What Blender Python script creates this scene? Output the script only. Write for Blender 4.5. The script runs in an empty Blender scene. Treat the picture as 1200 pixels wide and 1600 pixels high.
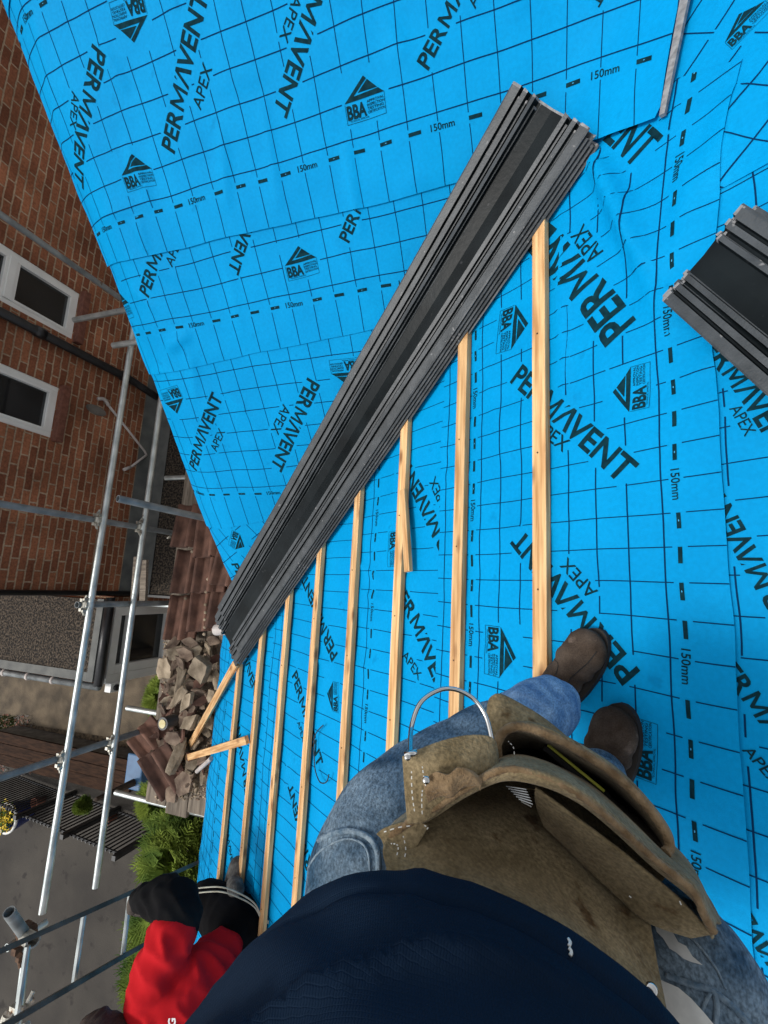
import bpy, bmesh, math, random
from mathutils import Vector, Matrix, noise
random.seed(7)
sc = bpy.context.scene
COL = sc.collection
D2R = math.radians
# ------------------------------------------------------------------ camera, world, sun, exposure
FPX, W0, H0 = 728.23, 1200.0, 1600.0
CR = Matrix(((0.94479, 0.005267, 0.327635), (0.050161, 0.985761, -0.160494), (-0.323815, 0.168067, 0.931073)))
CH = 1.5552
cam_d = bpy.data.cameras.new('camera'); cam = bpy.data.objects.new('camera', cam_d); COL.objects.link(cam)
cam_d.sensor_fit = 'VERTICAL'; cam_d.sensor_height = 36.0; cam_d.lens = 36.0 * FPX / H0
cam_d.clip_start = 0.02; cam_d.clip_end = 500
cam.matrix_world = Matrix.Translation((0, 0, CH)) @ CR.to_4x4()
sc.camera = cam
w = bpy.data.worlds.new('World'); sc.world = w; w.use_nodes = True
nt = w.node_tree; bg = nt.nodes['Background']
SUN_EL, SUN_AZ = D2R(58), D2R(250)
sky = nt.nodes.new('ShaderNodeTexSky'); sky.sky_type = 'NISHITA'; sky.sun_disc = False
sky.sun_elevation = SUN_EL; sky.sun_rotation = SUN_AZ; sky.air_density = 1.0; sky.dust_density = 3.0
hs = nt.nodes.new('ShaderNodeHueSaturation'); hs.inputs['Saturation'].default_value = 0.16
nt.links.new(sky.outputs[0], hs.inputs['Color']); nt.links.new(hs.outputs[0], bg.inputs[0])
bg.inputs[1].default_value = 0.15
sl = bpy.data.lights.new('sun', 'SUN'); sl.energy = 1.2; sl.angle = D2R(10); sl.color = (1, 0.96, 0.9)
so = bpy.data.objects.new('sun', sl); COL.objects.link(so)
sd = Vector((math.sin(SUN_AZ) * math.cos(SUN_EL), math.cos(SUN_AZ) * math.cos(SUN_EL), math.sin(SUN_EL)))
so.rotation_euler = sd.to_track_quat('Z', 'Y').to_euler(); so.location = (0, 0, 6)
sc.view_settings.view_transform = 'Standard'; sc.view_settings.look = 'None'
sc.view_settings.exposure = 0.33; sc.view_settings.gamma = 1
try: sc.cycles.max_bounces = 6; sc.cycles.use_denoising = True
except Exception: pass

# ------------------------------------------------------------------ survey maths (photo measurements -> world)
O = Vector((0, 0, CH))
THA = D2R(34.272); THB = D2R(36.546); AZ = D2R(1.545); Y0B = 1.6354
nA = Vector((-math.sin(THA), 0, math.cos(THA)))
hB = Vector((math.cos(AZ), math.sin(AZ), 0))
uB = Vector((-math.sin(AZ) * math.cos(THB), math.cos(AZ) * math.cos(THB), math.sin(THB)))
nB = hB.cross(uB); pB = Vector((0, Y0B, 0))
def ray(x, y): return CR @ Vector(((x - 600) / FPX, -(y - 800) / FPX, -1.0))
def P(x, y, d): return O + ray(x, y) * d
def hit(x, y, n, p0):
    d = ray(x, y); return O + d * ((p0 - O).dot(n) / d.dot(n))
def HA(x, y, up=0): return hit(x, y, nA, nA * up)
def HB(x, y, up=0): return hit(x, y, nB, pB + nB * up)
def HX(x, y, X): return hit(x, y, Vector((1, 0, 0)), Vector((X, 0, 0)))
def HZ(x, y, Z): return hit(x, y, Vector((0, 0, 1)), Vector((0, 0, Z)))
def a2(x, y): q = HA(x, y); return (q.y, q.x / math.cos(THA))          # (along, up-slope) on the right slope
def b2(x, y): q = HB(x, y) - pB; return (q.dot(hB), q.dot(uB))         # (along, up-slope) on the far slope
def n3(x, y, z=0): return noise.noise(Vector((x, y, z)))

# ------------------------------------------------------------------ materials
def nn(t, k, **kw):
    n = t.nodes.new(k)
    for a, v in kw.items(): setattr(n, a, v)
    return n
def mat(name, c1, c2=None, rough=0.7, metal=0.0, scale=8.0, detail=5, bump=0.0, bscale=None, stretch=(1, 1, 1),
        sheen=0.0, lo=0.35, hi=0.65, rnd=0.0, coat=0.0, spec=0.5, bdist=0.01, c3=None, s3=30, t3=0.62, fine=None):
    m = bpy.data.materials.new(name); m.use_nodes = True; t = m.node_tree; b = t.nodes['Principled BSDF']
    tc = nn(t, 'ShaderNodeTexCoord'); mp = nn(t, 'ShaderNodeMapping'); mp.inputs['Scale'].default_value = stretch
    t.links.new(tc.outputs['Object'], mp.inputs[0])
    if c2:
        no = nn(t, 'ShaderNodeTexNoise'); no.inputs['Scale'].default_value = scale; no.inputs['Detail'].default_value = detail
        t.links.new(mp.outputs[0], no.inputs['Vector'])
        r = nn(t, 'ShaderNodeValToRGB'); r.color_ramp.elements[0].position = lo; r.color_ramp.elements[1].position = hi
        r.color_ramp.elements[0].color = (*c1, 1); r.color_ramp.elements[1].color = (*c2, 1)
        t.links.new(no.outputs['Fac'], r.inputs[0]); out = r.outputs[0]
        if c3:
            n3_ = nn(t, 'ShaderNodeTexNoise'); n3_.inputs['Scale'].default_value = s3; n3_.inputs['Detail'].default_value = 6
            t.links.new(mp.outputs[0], n3_.inputs['Vector'])
            r3 = nn(t, 'ShaderNodeValToRGB'); r3.color_ramp.elements[0].position = t3; r3.color_ramp.elements[1].position = t3 + .08
            t.links.new(n3_.outputs['Fac'], r3.inputs[0])
            mx = nn(t, 'ShaderNodeMixRGB'); mx.inputs[2].default_value = (*c3, 1)
            t.links.new(r3.outputs[0], mx.inputs[0]); t.links.new(out, mx.inputs[1]); out = mx.outputs[0]
        if fine:                                     # thread / grain scale variation of the colour
            fs_, fa, fst = fine; mpf = nn(t, 'ShaderNodeMapping'); mpf.inputs['Scale'].default_value = fst
            t.links.new(tc.outputs['Object'], mpf.inputs[0]); nf = nn(t, 'ShaderNodeTexNoise'); nf.inputs['Scale'].default_value = fs_; nf.inputs['Detail'].default_value = 2
            t.links.new(mpf.outputs[0], nf.inputs['Vector']); mf = nn(t, 'ShaderNodeMapRange')
            mf.inputs[1].default_value = .3; mf.inputs[2].default_value = .7; mf.inputs[3].default_value = 1 - fa; mf.inputs[4].default_value = 1 + fa
            t.links.new(nf.outputs['Fac'], mf.inputs[0]); hf = nn(t, 'ShaderNodeHueSaturation'); t.links.new(mf.outputs[0], hf.inputs['Value'])
            t.links.new(out, hf.inputs['Color']); out = hf.outputs[0]
        if rnd:
            oi = nn(t, 'ShaderNodeObjectInfo'); hv = nn(t, 'ShaderNodeHueSaturation')
            mr = nn(t, 'ShaderNodeMapRange'); mr.inputs[3].default_value = 1 - rnd; mr.inputs[4].default_value = 1 + rnd
            t.links.new(oi.outputs['Random'], mr.inputs[0]); t.links.new(mr.outputs[0], hv.inputs['Value'])
            t.links.new(out, hv.inputs['Color']); out = hv.outputs[0]
        t.links.new(out, b.inputs['Base Color'])
    else: b.inputs['Base Color'].default_value = (*c1, 1)
    b.inputs['Roughness'].default_value = rough; b.inputs['Metallic'].default_value = metal
    b.inputs['Specular IOR Level'].default_value = spec
    if sheen: b.inputs['Sheen Weight'].default_value = sheen
    if coat: b.inputs['Coat Weight'].default_value = coat
    if bump:
        n2 = nn(t, 'ShaderNodeTexNoise'); n2.inputs['Scale'].default_value = bscale or scale * 4; n2.inputs['Detail'].default_value = 4
        t.links.new(mp.outputs[0], n2.inputs['Vector'])
        bp = nn(t, 'ShaderNodeBump'); bp.inputs['Strength'].default_value = bump; bp.inputs['Distance'].default_value = bdist
        t.links.new(n2.outputs['Fac'], bp.inputs['Height']); t.links.new(bp.outputs[0], b.inputs['Normal'])
    return m
M = {}
M['blue'] = mat('blue membrane', (0.0, 0.275, 0.60), (0.0, 0.305, 0.65), rough=0.62, scale=3.5, bump=0.30, bscale=420, bdist=0.002,
                c3=(0.0, 0.25, 0.55), s3=14, t3=0.66, spec=0.06, fine=(90, .05, (1, 1, 1)))
M['ink'] = mat('printed ink', (0.003, 0.022, 0.032), (0.006, 0.038, 0.052), rough=0.8, scale=60, spec=.04)
M['line'] = mat('printed line ink', (0.002, 0.030, 0.095), rough=0.8, spec=.04)
M['dot'] = mat('unprinted dot', (0.03, 0.36, 0.66), rough=0.6)
M['wood'] = mat('sawn batten timber', (0.44, 0.215, 0.075), (0.78, 0.50, 0.24), rough=0.72, scale=3.0, stretch=(1.2, 22, 22), detail=6,
                bump=0.25, bscale=30, bdist=0.002, rnd=0.16)
M['oldwood'] = mat('weathered timber', (0.13, 0.085, 0.05), (0.27, 0.19, 0.12), rough=0.85, scale=4, stretch=(18, 1.0, 18), bump=0.3, rnd=.15, bdist=.004)
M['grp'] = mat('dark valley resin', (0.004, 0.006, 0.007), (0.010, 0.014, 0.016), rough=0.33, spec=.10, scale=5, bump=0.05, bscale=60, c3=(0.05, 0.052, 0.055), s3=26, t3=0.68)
M['grpf'] = mat('sanded flange and painted ridge sheen', (0.030, 0.036, 0.040), (0.058, 0.066, 0.072), rough=0.45, scale=16, bump=0.3, bscale=160, c3=(0.20, 0.20, 0.20), s3=40, t3=0.66, bdist=.003)  # real sanded grey on flanges; on ridge tops it paints in reflected light
M['grpe'] = mat('cut valley edge', (0.16, 0.16, 0.165), (0.30, 0.30, 0.30), rough=0.7, scale=60)
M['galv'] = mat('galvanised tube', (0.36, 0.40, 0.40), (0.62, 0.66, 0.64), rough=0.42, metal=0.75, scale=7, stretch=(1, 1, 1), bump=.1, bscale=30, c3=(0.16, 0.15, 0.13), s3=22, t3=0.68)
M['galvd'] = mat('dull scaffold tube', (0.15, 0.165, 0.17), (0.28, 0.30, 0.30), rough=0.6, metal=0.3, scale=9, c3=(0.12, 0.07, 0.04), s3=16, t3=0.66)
M['alu'] = mat('dull aluminium', (0.070, 0.064, 0.052), (0.13, 0.12, 0.10), rough=.8, spec=.15, scale=9)
M['clamp'] = mat('zinc coupler', (0.30, 0.29, 0.25), (0.55, 0.53, 0.46), rough=0.45, metal=0.7, scale=30, c3=(0.18, 0.09, 0.04), s3=24, t3=.6)
M['rust'] = mat('rusty coupler', (0.07, 0.035, 0.02), (0.16, 0.09, 0.05), rough=0.8, metal=.3, scale=30)
M['upvc'] = mat('white window plastic', (0.76, 0.76, 0.73), (0.84, 0.84, 0.81), rough=0.35, scale=4)
M['glass'] = mat('dark window glass', (0.006, 0.008, 0.009), (0.02, 0.022, 0.024), rough=0.06, scale=2, coat=.5)
M['tilesill'] = mat('clay tile sill', (0.13, 0.045, 0.028), (0.21, 0.08, 0.05), rough=0.8, scale=30, bump=.3)
M['black'] = mat('black plastic', (0.008, 0.008, 0.009), (0.018, 0.018, 0.019), rough=0.4, scale=10)
M['lead'] = mat('grey lead flashing', (0.075, 0.08, 0.078), (0.13, 0.135, 0.125), rough=0.7, scale=6, bump=.2, bscale=20)
M['gravel'] = mat('brown gravel chippings', (0.008, 0.006, 0.004), (0.115, 0.088, 0.062), rough=0.95, scale=42, detail=5, bump=1.0, bscale=42, lo=.42, hi=.66, bdist=.03)
M['asphalt'] = mat('asphalt', (0.026, 0.022, 0.018), (0.052, 0.045, 0.036), rough=0.9, scale=1.1, bump=.5, bscale=70, bdist=.006, c3=(0.019, 0.015, 0.012), s3=5, t3=.6)
M['path'] = mat('old concrete path', (0.065, 0.050, 0.034), (0.15, 0.115, 0.075), rough=0.95, scale=3.5, bump=.6, bscale=50, detail=8)
M['soil'] = mat('soil and leaves', (0.03, 0.022, 0.014), (0.14, 0.10, 0.06), rough=1, scale=22, bump=.8, bscale=30)
M['slab'] = mat('grey stone slab', (0.10, 0.09, 0.075), (0.19, 0.17, 0.15), rough=.9, scale=9, bump=.3)
M['tile'] = mat('brown concrete tile', (0.065, 0.030, 0.020), (0.165, 0.082, 0.056), rough=0.88, scale=7, bump=.5, bscale=70, c3=(0.30, 0.25, 0.21), s3=19, t3=.70, rnd=.2, bdist=.004)
M['rubble'] = mat('broken mortar and tile', (0.16, 0.122, 0.08), (0.44, 0.355, 0.255), rough=0.95, scale=9, bump=.8, bscale=50, rnd=.35, bdist=.006, detail=8)
M['rubbled'] = mat('broken dark tile', (0.10, 0.066, 0.048), (0.27, 0.20, 0.145), rough=0.95, scale=10, bump=.8, bscale=50, rnd=.3, bdist=.006)
M['fol'] = mat('conifer foliage', (0.045, 0.095, 0.014), (0.24, 0.31, 0.045), rough=0.8, scale=3.5, spec=.2)
M['fol2'] = mat('grass blades', (0.035, 0.08, 0.012), (0.09, 0.17, 0.03), rough=0.8, scale=5, spec=.2)
M['bark'] = mat('bark', (0.05, 0.035, 0.025), (0.1, 0.07, 0.05), rough=.95, scale=20)
M['flower'] = mat('yellow petals', (0.75, 0.50, 0.01), (0.85, 0.65, 0.05), rough=.6, scale=20)
M['pot'] = mat('blue glazed pot', (0.012, 0.022, 0.10), (0.02, 0.04, 0.16), rough=.25, scale=6)
M['suede'] = mat('brown suede', (0.140, 0.103, 0.052), (0.305, 0.240, 0.140), rough=1.0, scale=16, detail=10, bump=0.8, bscale=210, sheen=.08, bdist=.003, c3=(0.100, 0.060, 0.026), s3=23, t3=.61, spec=.05, lo=.3, hi=.72, fine=(230, .28, (1, 1, 1)))
M['suedee'] = mat('rough suede edge', (0.15, 0.095, 0.048), (0.30, 0.21, 0.12), rough=1.0, scale=50, detail=8, bump=0.9, bscale=260, sheen=.1, bdist=.003, spec=.1)
M['denim'] = mat('blue denim', (0.035, 0.072, 0.115), (0.29, 0.37, 0.43), rough=0.97, scale=14, detail=14, bump=.9, bscale=330, lo=.30, hi=.74, bdist=.002, spec=.05, fine=(260, .42, (1, 1, .35)))
M['denimh'] = mat('denim seam', (0.09, 0.15, 0.21), (0.28, 0.35, 0.40), rough=.95, scale=60, bump=.5, bscale=200)
M['denimlight'] = mat('pale washed denim', (0.10, 0.20, 0.36), (0.27, 0.40, 0.56), rough=0.97, scale=24, detail=8, fine=(260, .3, (1, 1, .5)), bump=.5, bscale=500, bdist=.001, spec=.15)
M['thread'] = mat('white thread', (0.6, 0.6, 0.57), (0.75, 0.75, 0.7), rough=.9, scale=50)
M['boot'] = mat('worn brown leather', (0.040, 0.027, 0.019), (0.110, 0.082, 0.062), rough=0.95, spec=.1, fine=(300, .2, (1, 1, 1)), scale=11, detail=8, bump=.5, bscale=60, bdist=.003, c3=(0.15, 0.11, 0.085), s3=24, t3=.64)
M['sole'] = mat('dark rubber sole', (0.012, 0.010, 0.009), (0.03, 0.025, 0.02), rough=.8, scale=10)
M['chrome'] = mat('chromed steel', (0.62, 0.62, 0.60), rough=0.16, metal=1.0)
M['red'] = mat('red cotton', (0.42, 0.006, 0.010), (0.52, 0.010, 0.016), rough=0.9, scale=5, bump=.3, bscale=300, bdist=.001, spec=.15)
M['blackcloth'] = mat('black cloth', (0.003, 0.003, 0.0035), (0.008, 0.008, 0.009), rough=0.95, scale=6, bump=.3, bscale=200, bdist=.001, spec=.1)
M['greycloth'] = mat('charcoal cloth', (0.005, 0.005, 0.006), (0.012, 0.012, 0.012), rough=0.95, scale=6, bump=.3, bscale=200, bdist=.001, spec=.1)
M['trim'] = mat('pale trim', (0.35, 0.34, 0.27), (0.5, 0.5, 0.42), rough=.7, scale=20)
M['skin'] = mat('skin', (0.36, 0.19, 0.13), (0.45, 0.26, 0.19), rough=.55, scale=12)
M['hair'] = mat('brown hair', (0.025, 0.012, 0.008), (0.07, 0.035, 0.022), rough=.6, scale=6, stretch=(30, 30, 3), bump=.6, bscale=40)
M['glove'] = mat('dusty glove', (0.035, 0.026, 0.02), (0.09, 0.07, 0.055), rough=.9, scale=14)
M['bluebag'] = mat('blue plastic', (0.03, 0.10, 0.22), (0.05, 0.15, 0.30), rough=.5, scale=6)
M['white'] = mat('white paint', (0.72, 0.72, 0.70), rough=.6)
M['gold'] = mat('cream label', (0.62, 0.50, 0.20), (0.75, 0.66, 0.36), rough=.5, scale=20)
M['board'] = mat('grey scaffold board', (0.13, 0.105, 0.08), (0.27, 0.225, 0.175), rough=0.9, scale=3, stretch=(14, 1, 14), bump=.4, bscale=20, bdist=.004, c3=(0.05, 0.04, 0.035), s3=3.2, t3=.62, rnd=.12)
M['deck'] = mat('dark wet boards', (0.020, 0.010, 0.006), (0.050, 0.025, 0.014), rough=0.85, spec=.15, scale=3, stretch=(2, 12, 2), bump=.3)
M['pipe'] = mat('white waste pipe', (0.42, 0.38, 0.36), (0.55, 0.50, 0.47), rough=.5, scale=9)
M['yellow'] = mat('yellow green pencil', (0.32, 0.34, 0.03), (0.42, 0.42, 0.06), rough=.5, scale=20)

# navy knitted sports shirt: small bumps in rows
def shirt_mat():
    m = mat('navy sports cloth', (0.0034, 0.0105, 0.024), (0.0060, 0.0165, 0.036), rough=0.85, scale=4, spec=.10)
    t = m.node_tree; b = t.nodes['Principled BSDF']
    tc = nn(t, 'ShaderNodeTexCoord'); br = nn(t, 'ShaderNodeTexBrick')
    br.inputs['Scale'].default_value = 1.0; br.inputs['Brick Width'].default_value = 0.0022; br.inputs['Row Height'].default_value = 0.0036
    br.inputs['Mortar Size'].default_value = 0.0006; br.inputs['Mortar Smooth'].default_value = 1.0
    br.inputs['Color1'].default_value = br.inputs['Color2'].default_value = (1, 1, 1, 1); br.inputs['Mortar'].default_value = (0, 0, 0, 1)
    t.links.new(tc.outputs['UV'], br.inputs['Vector'])
    bp = nn(t, 'ShaderNodeBump'); bp.inputs['Strength'].default_value = 0.4; bp.inputs['Distance'].default_value = 0.0012
    t.links.new(br.outputs['Color'], bp.inputs['Height']); t.links.new(bp.outputs[0], b.inputs['Normal'])
    return m
M['shirt'] = shirt_mat()
def brick_mat():
    m = bpy.data.materials.new('old red brick'); m.use_nodes = True; t = m.node_tree; b = t.nodes['Principled BSDF']
    tc = nn(t, 'ShaderNodeTexCoord'); sx = nn(t, 'ShaderNodeSeparateXYZ'); cx = nn(t, 'ShaderNodeCombineXYZ')
    t.links.new(tc.outputs['Object'], sx.inputs[0]); t.links.new(sx.outputs['Y'], cx.inputs['X']); t.links.new(sx.outputs['Z'], cx.inputs['Y'])
    nz = nn(t, 'ShaderNodeTexNoise'); nz.inputs['Scale'].default_value = 9
    t.links.new(tc.outputs['Object'], nz.inputs['Vector'])
    ms = nn(t, 'ShaderNodeMixRGB'); ms.blend_type = 'ADD'; ms.inputs[0].default_value = 0.018
    t.links.new(cx.outputs[0], ms.inputs[1]); t.links.new(nz.outputs['Color'], ms.inputs[2])
    br = nn(t, 'ShaderNodeTexBrick'); br.inputs['Scale'].default_value = 1.0
    br.inputs['Brick Width'].default_value = 0.222; br.inputs['Row Height'].default_value = 0.078
    br.inputs['Mortar Size'].default_value = 0.0085; br.inputs['Mortar Smooth'].default_value = 0.25; br.inputs['Bias'].default_value = -0.1
    br.inputs['Color1'].default_value = (0.20, 0.072, 0.038, 1); br.inputs['Color2'].default_value = (0.38, 0.150, 0.076, 1)
    br.inputs['Mortar'].default_value = (0.40, 0.285, 0.19, 1)
    t.links.new(ms.outputs[0], br.inputs['Vector'])
    n2 = nn(t, 'ShaderNodeTexNoise'); n2.inputs['Scale'].default_value = 2.2; n2.inputs['Detail'].default_value = 8
    t.links.new(tc.outputs['Object'], n2.inputs['Vector'])
    mr = nn(t, 'ShaderNodeMapRange'); mr.inputs[1].default_value = .3; mr.inputs[2].default_value = .7; mr.inputs[3].default_value = .62; mr.inputs[4].default_value = 1.3
    t.links.new(n2.outputs['Fac'], mr.inputs[0])
    n4 = nn(t, 'ShaderNodeTexNoise'); n4.inputs['Scale'].default_value = 45; n4.inputs['Detail'].default_value = 4
    t.links.new(tc.outputs['Object'], n4.inputs['Vector'])
    mr4 = nn(t, 'ShaderNodeMapRange'); mr4.inputs[1].default_value = .3; mr4.inputs[2].default_value = .7; mr4.inputs[3].default_value = .75; mr4.inputs[4].default_value = 1.25
    t.links.new(n4.outputs['Fac'], mr4.inputs[0])
    mm = nn(t, 'ShaderNodeMath', operation='MULTIPLY'); t.links.new(mr.outputs[0], mm.inputs[0]); t.links.new(mr4.outputs[0], mm.inputs[1])
    hv = nn(t, 'ShaderNodeHueSaturation'); t.links.new(br.outputs['Color'], hv.inputs['Color']); t.links.new(mm.outputs[0], hv.inputs['Value'])
    t.links.new(hv.outputs[0], b.inputs['Base Color']); b.inputs['Roughness'].default_value = .92; b.inputs['Specular IOR Level'].default_value = .25
    ad = nn(t, 'ShaderNodeMath', operation='MULTIPLY_ADD'); ad.inputs[1].default_value = -1.0; 
    t.links.new(br.outputs['Fac'], ad.inputs[0]); t.links.new(n4.outputs['Fac'], ad.inputs[2])
    bp = nn(t, 'ShaderNodeBump'); bp.inputs['Strength'].default_value = .8; bp.inputs['Distance'].default_value = .008
    t.links.new(ad.outputs[0], bp.inputs['Height']); t.links.new(bp.outputs[0], b.inputs['Normal'])
    return m
M['brick'] = brick_mat()
# wood knots on the batten material
def add_knots(m):
    t = m.node_tree; b = t.nodes['Principled BSDF']; src = b.inputs['Base Color'].links[0].from_socket
    tc = nn(t, 'ShaderNodeTexCoord'); mp = nn(t, 'ShaderNodeMapping'); mp.inputs['Scale'].default_value = (5.5, 15, 15)
    oi = nn(t, 'ShaderNodeObjectInfo'); mu = nn(t, 'ShaderNodeVectorMath', operation='SCALE'); mu.inputs['Scale'].default_value = 17.0
    cb = nn(t, 'ShaderNodeCombineXYZ')
    for k in range(3): t.links.new(oi.outputs['Random'], cb.inputs[k])
    t.links.new(cb.outputs[0], mu.inputs[0]); ad = nn(t, 'ShaderNodeVectorMath', operation='ADD')
    t.links.new(tc.outputs['Object'], mp.inputs[0]); t.links.new(mp.outputs[0], ad.inputs[0]); t.links.new(mu.outputs[0], ad.inputs[1])
    v = nn(t, 'ShaderNodeTexVoronoi'); v.inputs['Scale'].default_value = 1.0; t.links.new(ad.outputs[0], v.inputs['Vector'])
    r = nn(t, 'ShaderNodeValToRGB'); e = r.color_ramp.elements
    e[0].position = .08; e[0].color = (.85, .85, .85, 1); e[1].position = .25; e[1].color = (0, 0, 0, 1)
    t.links.new(v.outputs['Distance'], r.inputs[0])
    mx = nn(t, 'ShaderNodeMixRGB'); mx.inputs[2].default_value = (.20, .075, .022, 1)
    t.links.new(r.outputs[0], mx.inputs[0]); t.links.new(src, mx.inputs[1]); t.links.new(mx.outputs[0], b.inputs['Base Color'])
add_knots(M['wood'])

# ------------------------------------------------------------------ object helpers
def tag(o, label=None, cat=None, group=None, kind=None):
    if label: o['label'] = label
    if cat: o['category'] = cat
    if group: o['group'] = group
    if kind: o['kind'] = kind
    return o
def empty(name, loc, label, cat, group=None):
    o = bpy.data.objects.new(name, None); COL.objects.link(o); o.location = loc; o.empty_display_size = .1
    return tag(o, label, cat, group)
def obj(name, verts, faces, mats, parent=None, smooth=False, mi=None, bevel=0, solid=0, uv=None, loc=None):
    """links ONE mesh object; world-space vertices; origin at loc (or the parent's)"""
    me = bpy.data.meshes.new(name)
    base = Vector(loc) if loc is not None else (parent_world(parent) if parent else Vector((0, 0, 0)))
    me.from_pydata([tuple(Vector(v) - base) for v in verts], [], faces)
    for m in (mats if isinstance(mats, (list, tuple)) else [mats]): me.materials.append(M[m] if isinstance(m, str) else m)
    if mi:
        for p_, i in zip(me.polygons, mi): p_.material_index = i
    if smooth:
        for p_ in me.polygons: p_.use_smooth = True
    if uv:
        l = me.uv_layers.new(name='UV')
        for lp in me.loops: l.data[lp.index].uv = uv[lp.vertex_index]
    me.update()
    o = bpy.data.objects.new(name, me); COL.objects.link(o)
    if parent: o.parent = parent; o.location = base - parent_world(parent)
    else: o.location = base
    if solid:
        s = o.modifiers.new('thick', 'SOLIDIFY'); s.thickness = solid; s.offset = 0
    if bevel:
        b = o.modifiers.new('bev', 'BEVEL'); b.width = bevel; b.segments = 2; b.limit_method = 'ANGLE'
    return o
def parent_world(p):
    v = Vector((0, 0, 0))
    while p is not None: v += Vector(p.location); p = p.parent
    return v
class MB:
    """collects pieces of one mesh"""
    def __init__(s): s.v = []; s.f = []; s.m = []
    def add(s, vs, fs, m=0):
        n = len(s.v); s.v += [Vector(v) for v in vs]; s.f += [tuple(i + n for i in f) for f in fs]; s.m += [m] * len(fs); return s
    def box(s, c, x, y, z, m=0):
        """centre + three half-extent vectors"""
        c = Vector(c); vs = [c + x * a + y * b + z * d for a in (-1, 1) for b in (-1, 1) for d in (-1, 1)]
        return s.add(vs, [(0, 1, 3, 2), (4, 6, 7, 5), (0, 4, 5, 1), (2, 3, 7, 6), (0, 2, 6, 4), (1, 5, 7, 3)], m)
    def aabb(s, a, b, m=0):
        a = Vector(a); b = Vector(b); h = (b - a) / 2
        return s.box((a + b) / 2, Vector((h.x, 0, 0)), Vector((0, h.y, 0)), Vector((0, 0, h.z)), m)
    def tube(s, pts, r, n=12, m=0, caps=True, inner=0):
        pts = [Vector(p_) for p_ in pts]; rr = r if isinstance(r, (list, tuple)) else [r] * len(pts)
        vs = []; up = None
        for i, p_ in enumerate(pts):
            t = (pts[min(i + 1, len(pts) - 1)] - pts[max(i - 1, 0)]).normalized()
            if up is None: up = Vector((0, 0, 1)) if abs(t.z) < .9 else Vector((1, 0, 0))
            a = t.cross(up).normalized(); b = a.cross(t).normalized(); up = b
            for k in range(n): vs.append(p_ + (a * math.cos(2 * math.pi * k / n) + b * math.sin(2 * math.pi * k / n)) * rr[i])
        fs = [(i * n + k, i * n + (k + 1) % n, (i + 1) * n + (k + 1) % n, (i + 1) * n + k) for i in range(len(pts) - 1) for k in range(n)]
        if inner:
            N = len(vs)
            vs2 = []
            for e in (0, len(pts) - 1):
                for k in range(n): vs2.append(pts[e] + (vs[e * n + k] - pts[e]) * inner)
            vs += vs2
            L = (len(pts) - 1) * n
            for k in range(n):
                k2 = (k + 1) % n
                fs += [(k2, k, N + k, N + k2), (L + k, L + k2, N + n + k2, N + n + k), (N + k, N + n + k, N + n + k2, N + k2)]
        elif caps: fs += [tuple(range(n - 1, -1, -1)), tuple(range((len(pts) - 1) * n, len(pts) * n))]
        return s.add(vs, fs, m)
    def build(s, name, mats, parent=None, **k): return obj(name, s.v, s.f, mats, parent, mi=s.m, **k)
def crv(p, n):
    """Catmull-Rom through points, n samples"""
    p = [Vector(q) for q in p]; out = []; L = len(p) - 1
    for i in range(n):
        t = i / (n - 1) * L; k = min(int(t), L - 1); f = t - k
        a, b, c, d = p[max(k - 1, 0)], p[k], p[k + 1], p[min(k + 2, L)]
        out.append(0.5 * ((2 * b) + (c - a) * f + (2 * a - 5 * b + 4 * c - d) * f * f + (3 * b - a - 3 * c + d) * f ** 3))
    return out
def loft(rows, nu=40, nv=24):
    """rows of control points -> (verts, faces), smooth both ways"""
    rs = [crv(r, nu) for r in rows]; vs = []
    cols = [crv([r[i] for r in rs], nv) for i in range(nu)]
    for j in range(nv):
        for i in range(nu): vs.append(cols[i][j])
    return vs, [(j * nu + i, j * nu + i + 1, (j + 1) * nu + i + 1, (j + 1) * nu + i) for j in range(nv - 1) for i in range(nu - 1)]
def PR(*q): return [P(*a) for a in q]
def fuse(name, chains, mat_, parent, vox=.012, disp=None, smooth_it=6, extra=None):
    """limbs (lists of (point, radius)) grown together into one continuous surface"""
    mb = MB()
    for ch in chains:
        pts = crv([c[0] for c in ch], 4 * len(ch)); rs = crv([Vector((c[1], 0, 0)) for c in ch], 4 * len(ch))
        mb.tube(pts, [max(r.x, .004) for r in rs], n=20)
        for e in (0, -1): ball(mb, pts[e], max(rs[e].x, .004))
    if extra: extra(mb)
    tmp = mb.build('tmp', mat_)
    r = tmp.modifiers.new('r', 'REMESH'); r.mode = 'VOXEL'; r.voxel_size = vox
    s = tmp.modifiers.new('s', 'SMOOTH'); s.iterations = smooth_it; s.factor = .6
    dg = bpy.context.evaluated_depsgraph_get(); me = bpy.data.meshes.new_from_object(tmp.evaluated_get(dg))
    vs = [v.co.copy() for v in me.vertices]; ns = [v.normal.copy() for v in me.vertices]; fs = [tuple(p_.vertices) for p_ in me.polygons]
    bpy.data.objects.remove(tmp); bpy.data.meshes.remove(me)
    if disp: vs = [v + n * disp(v) for v, n in zip(vs, ns)]
    return obj(name, vs, fs, mat_, parent, smooth=True)
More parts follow.
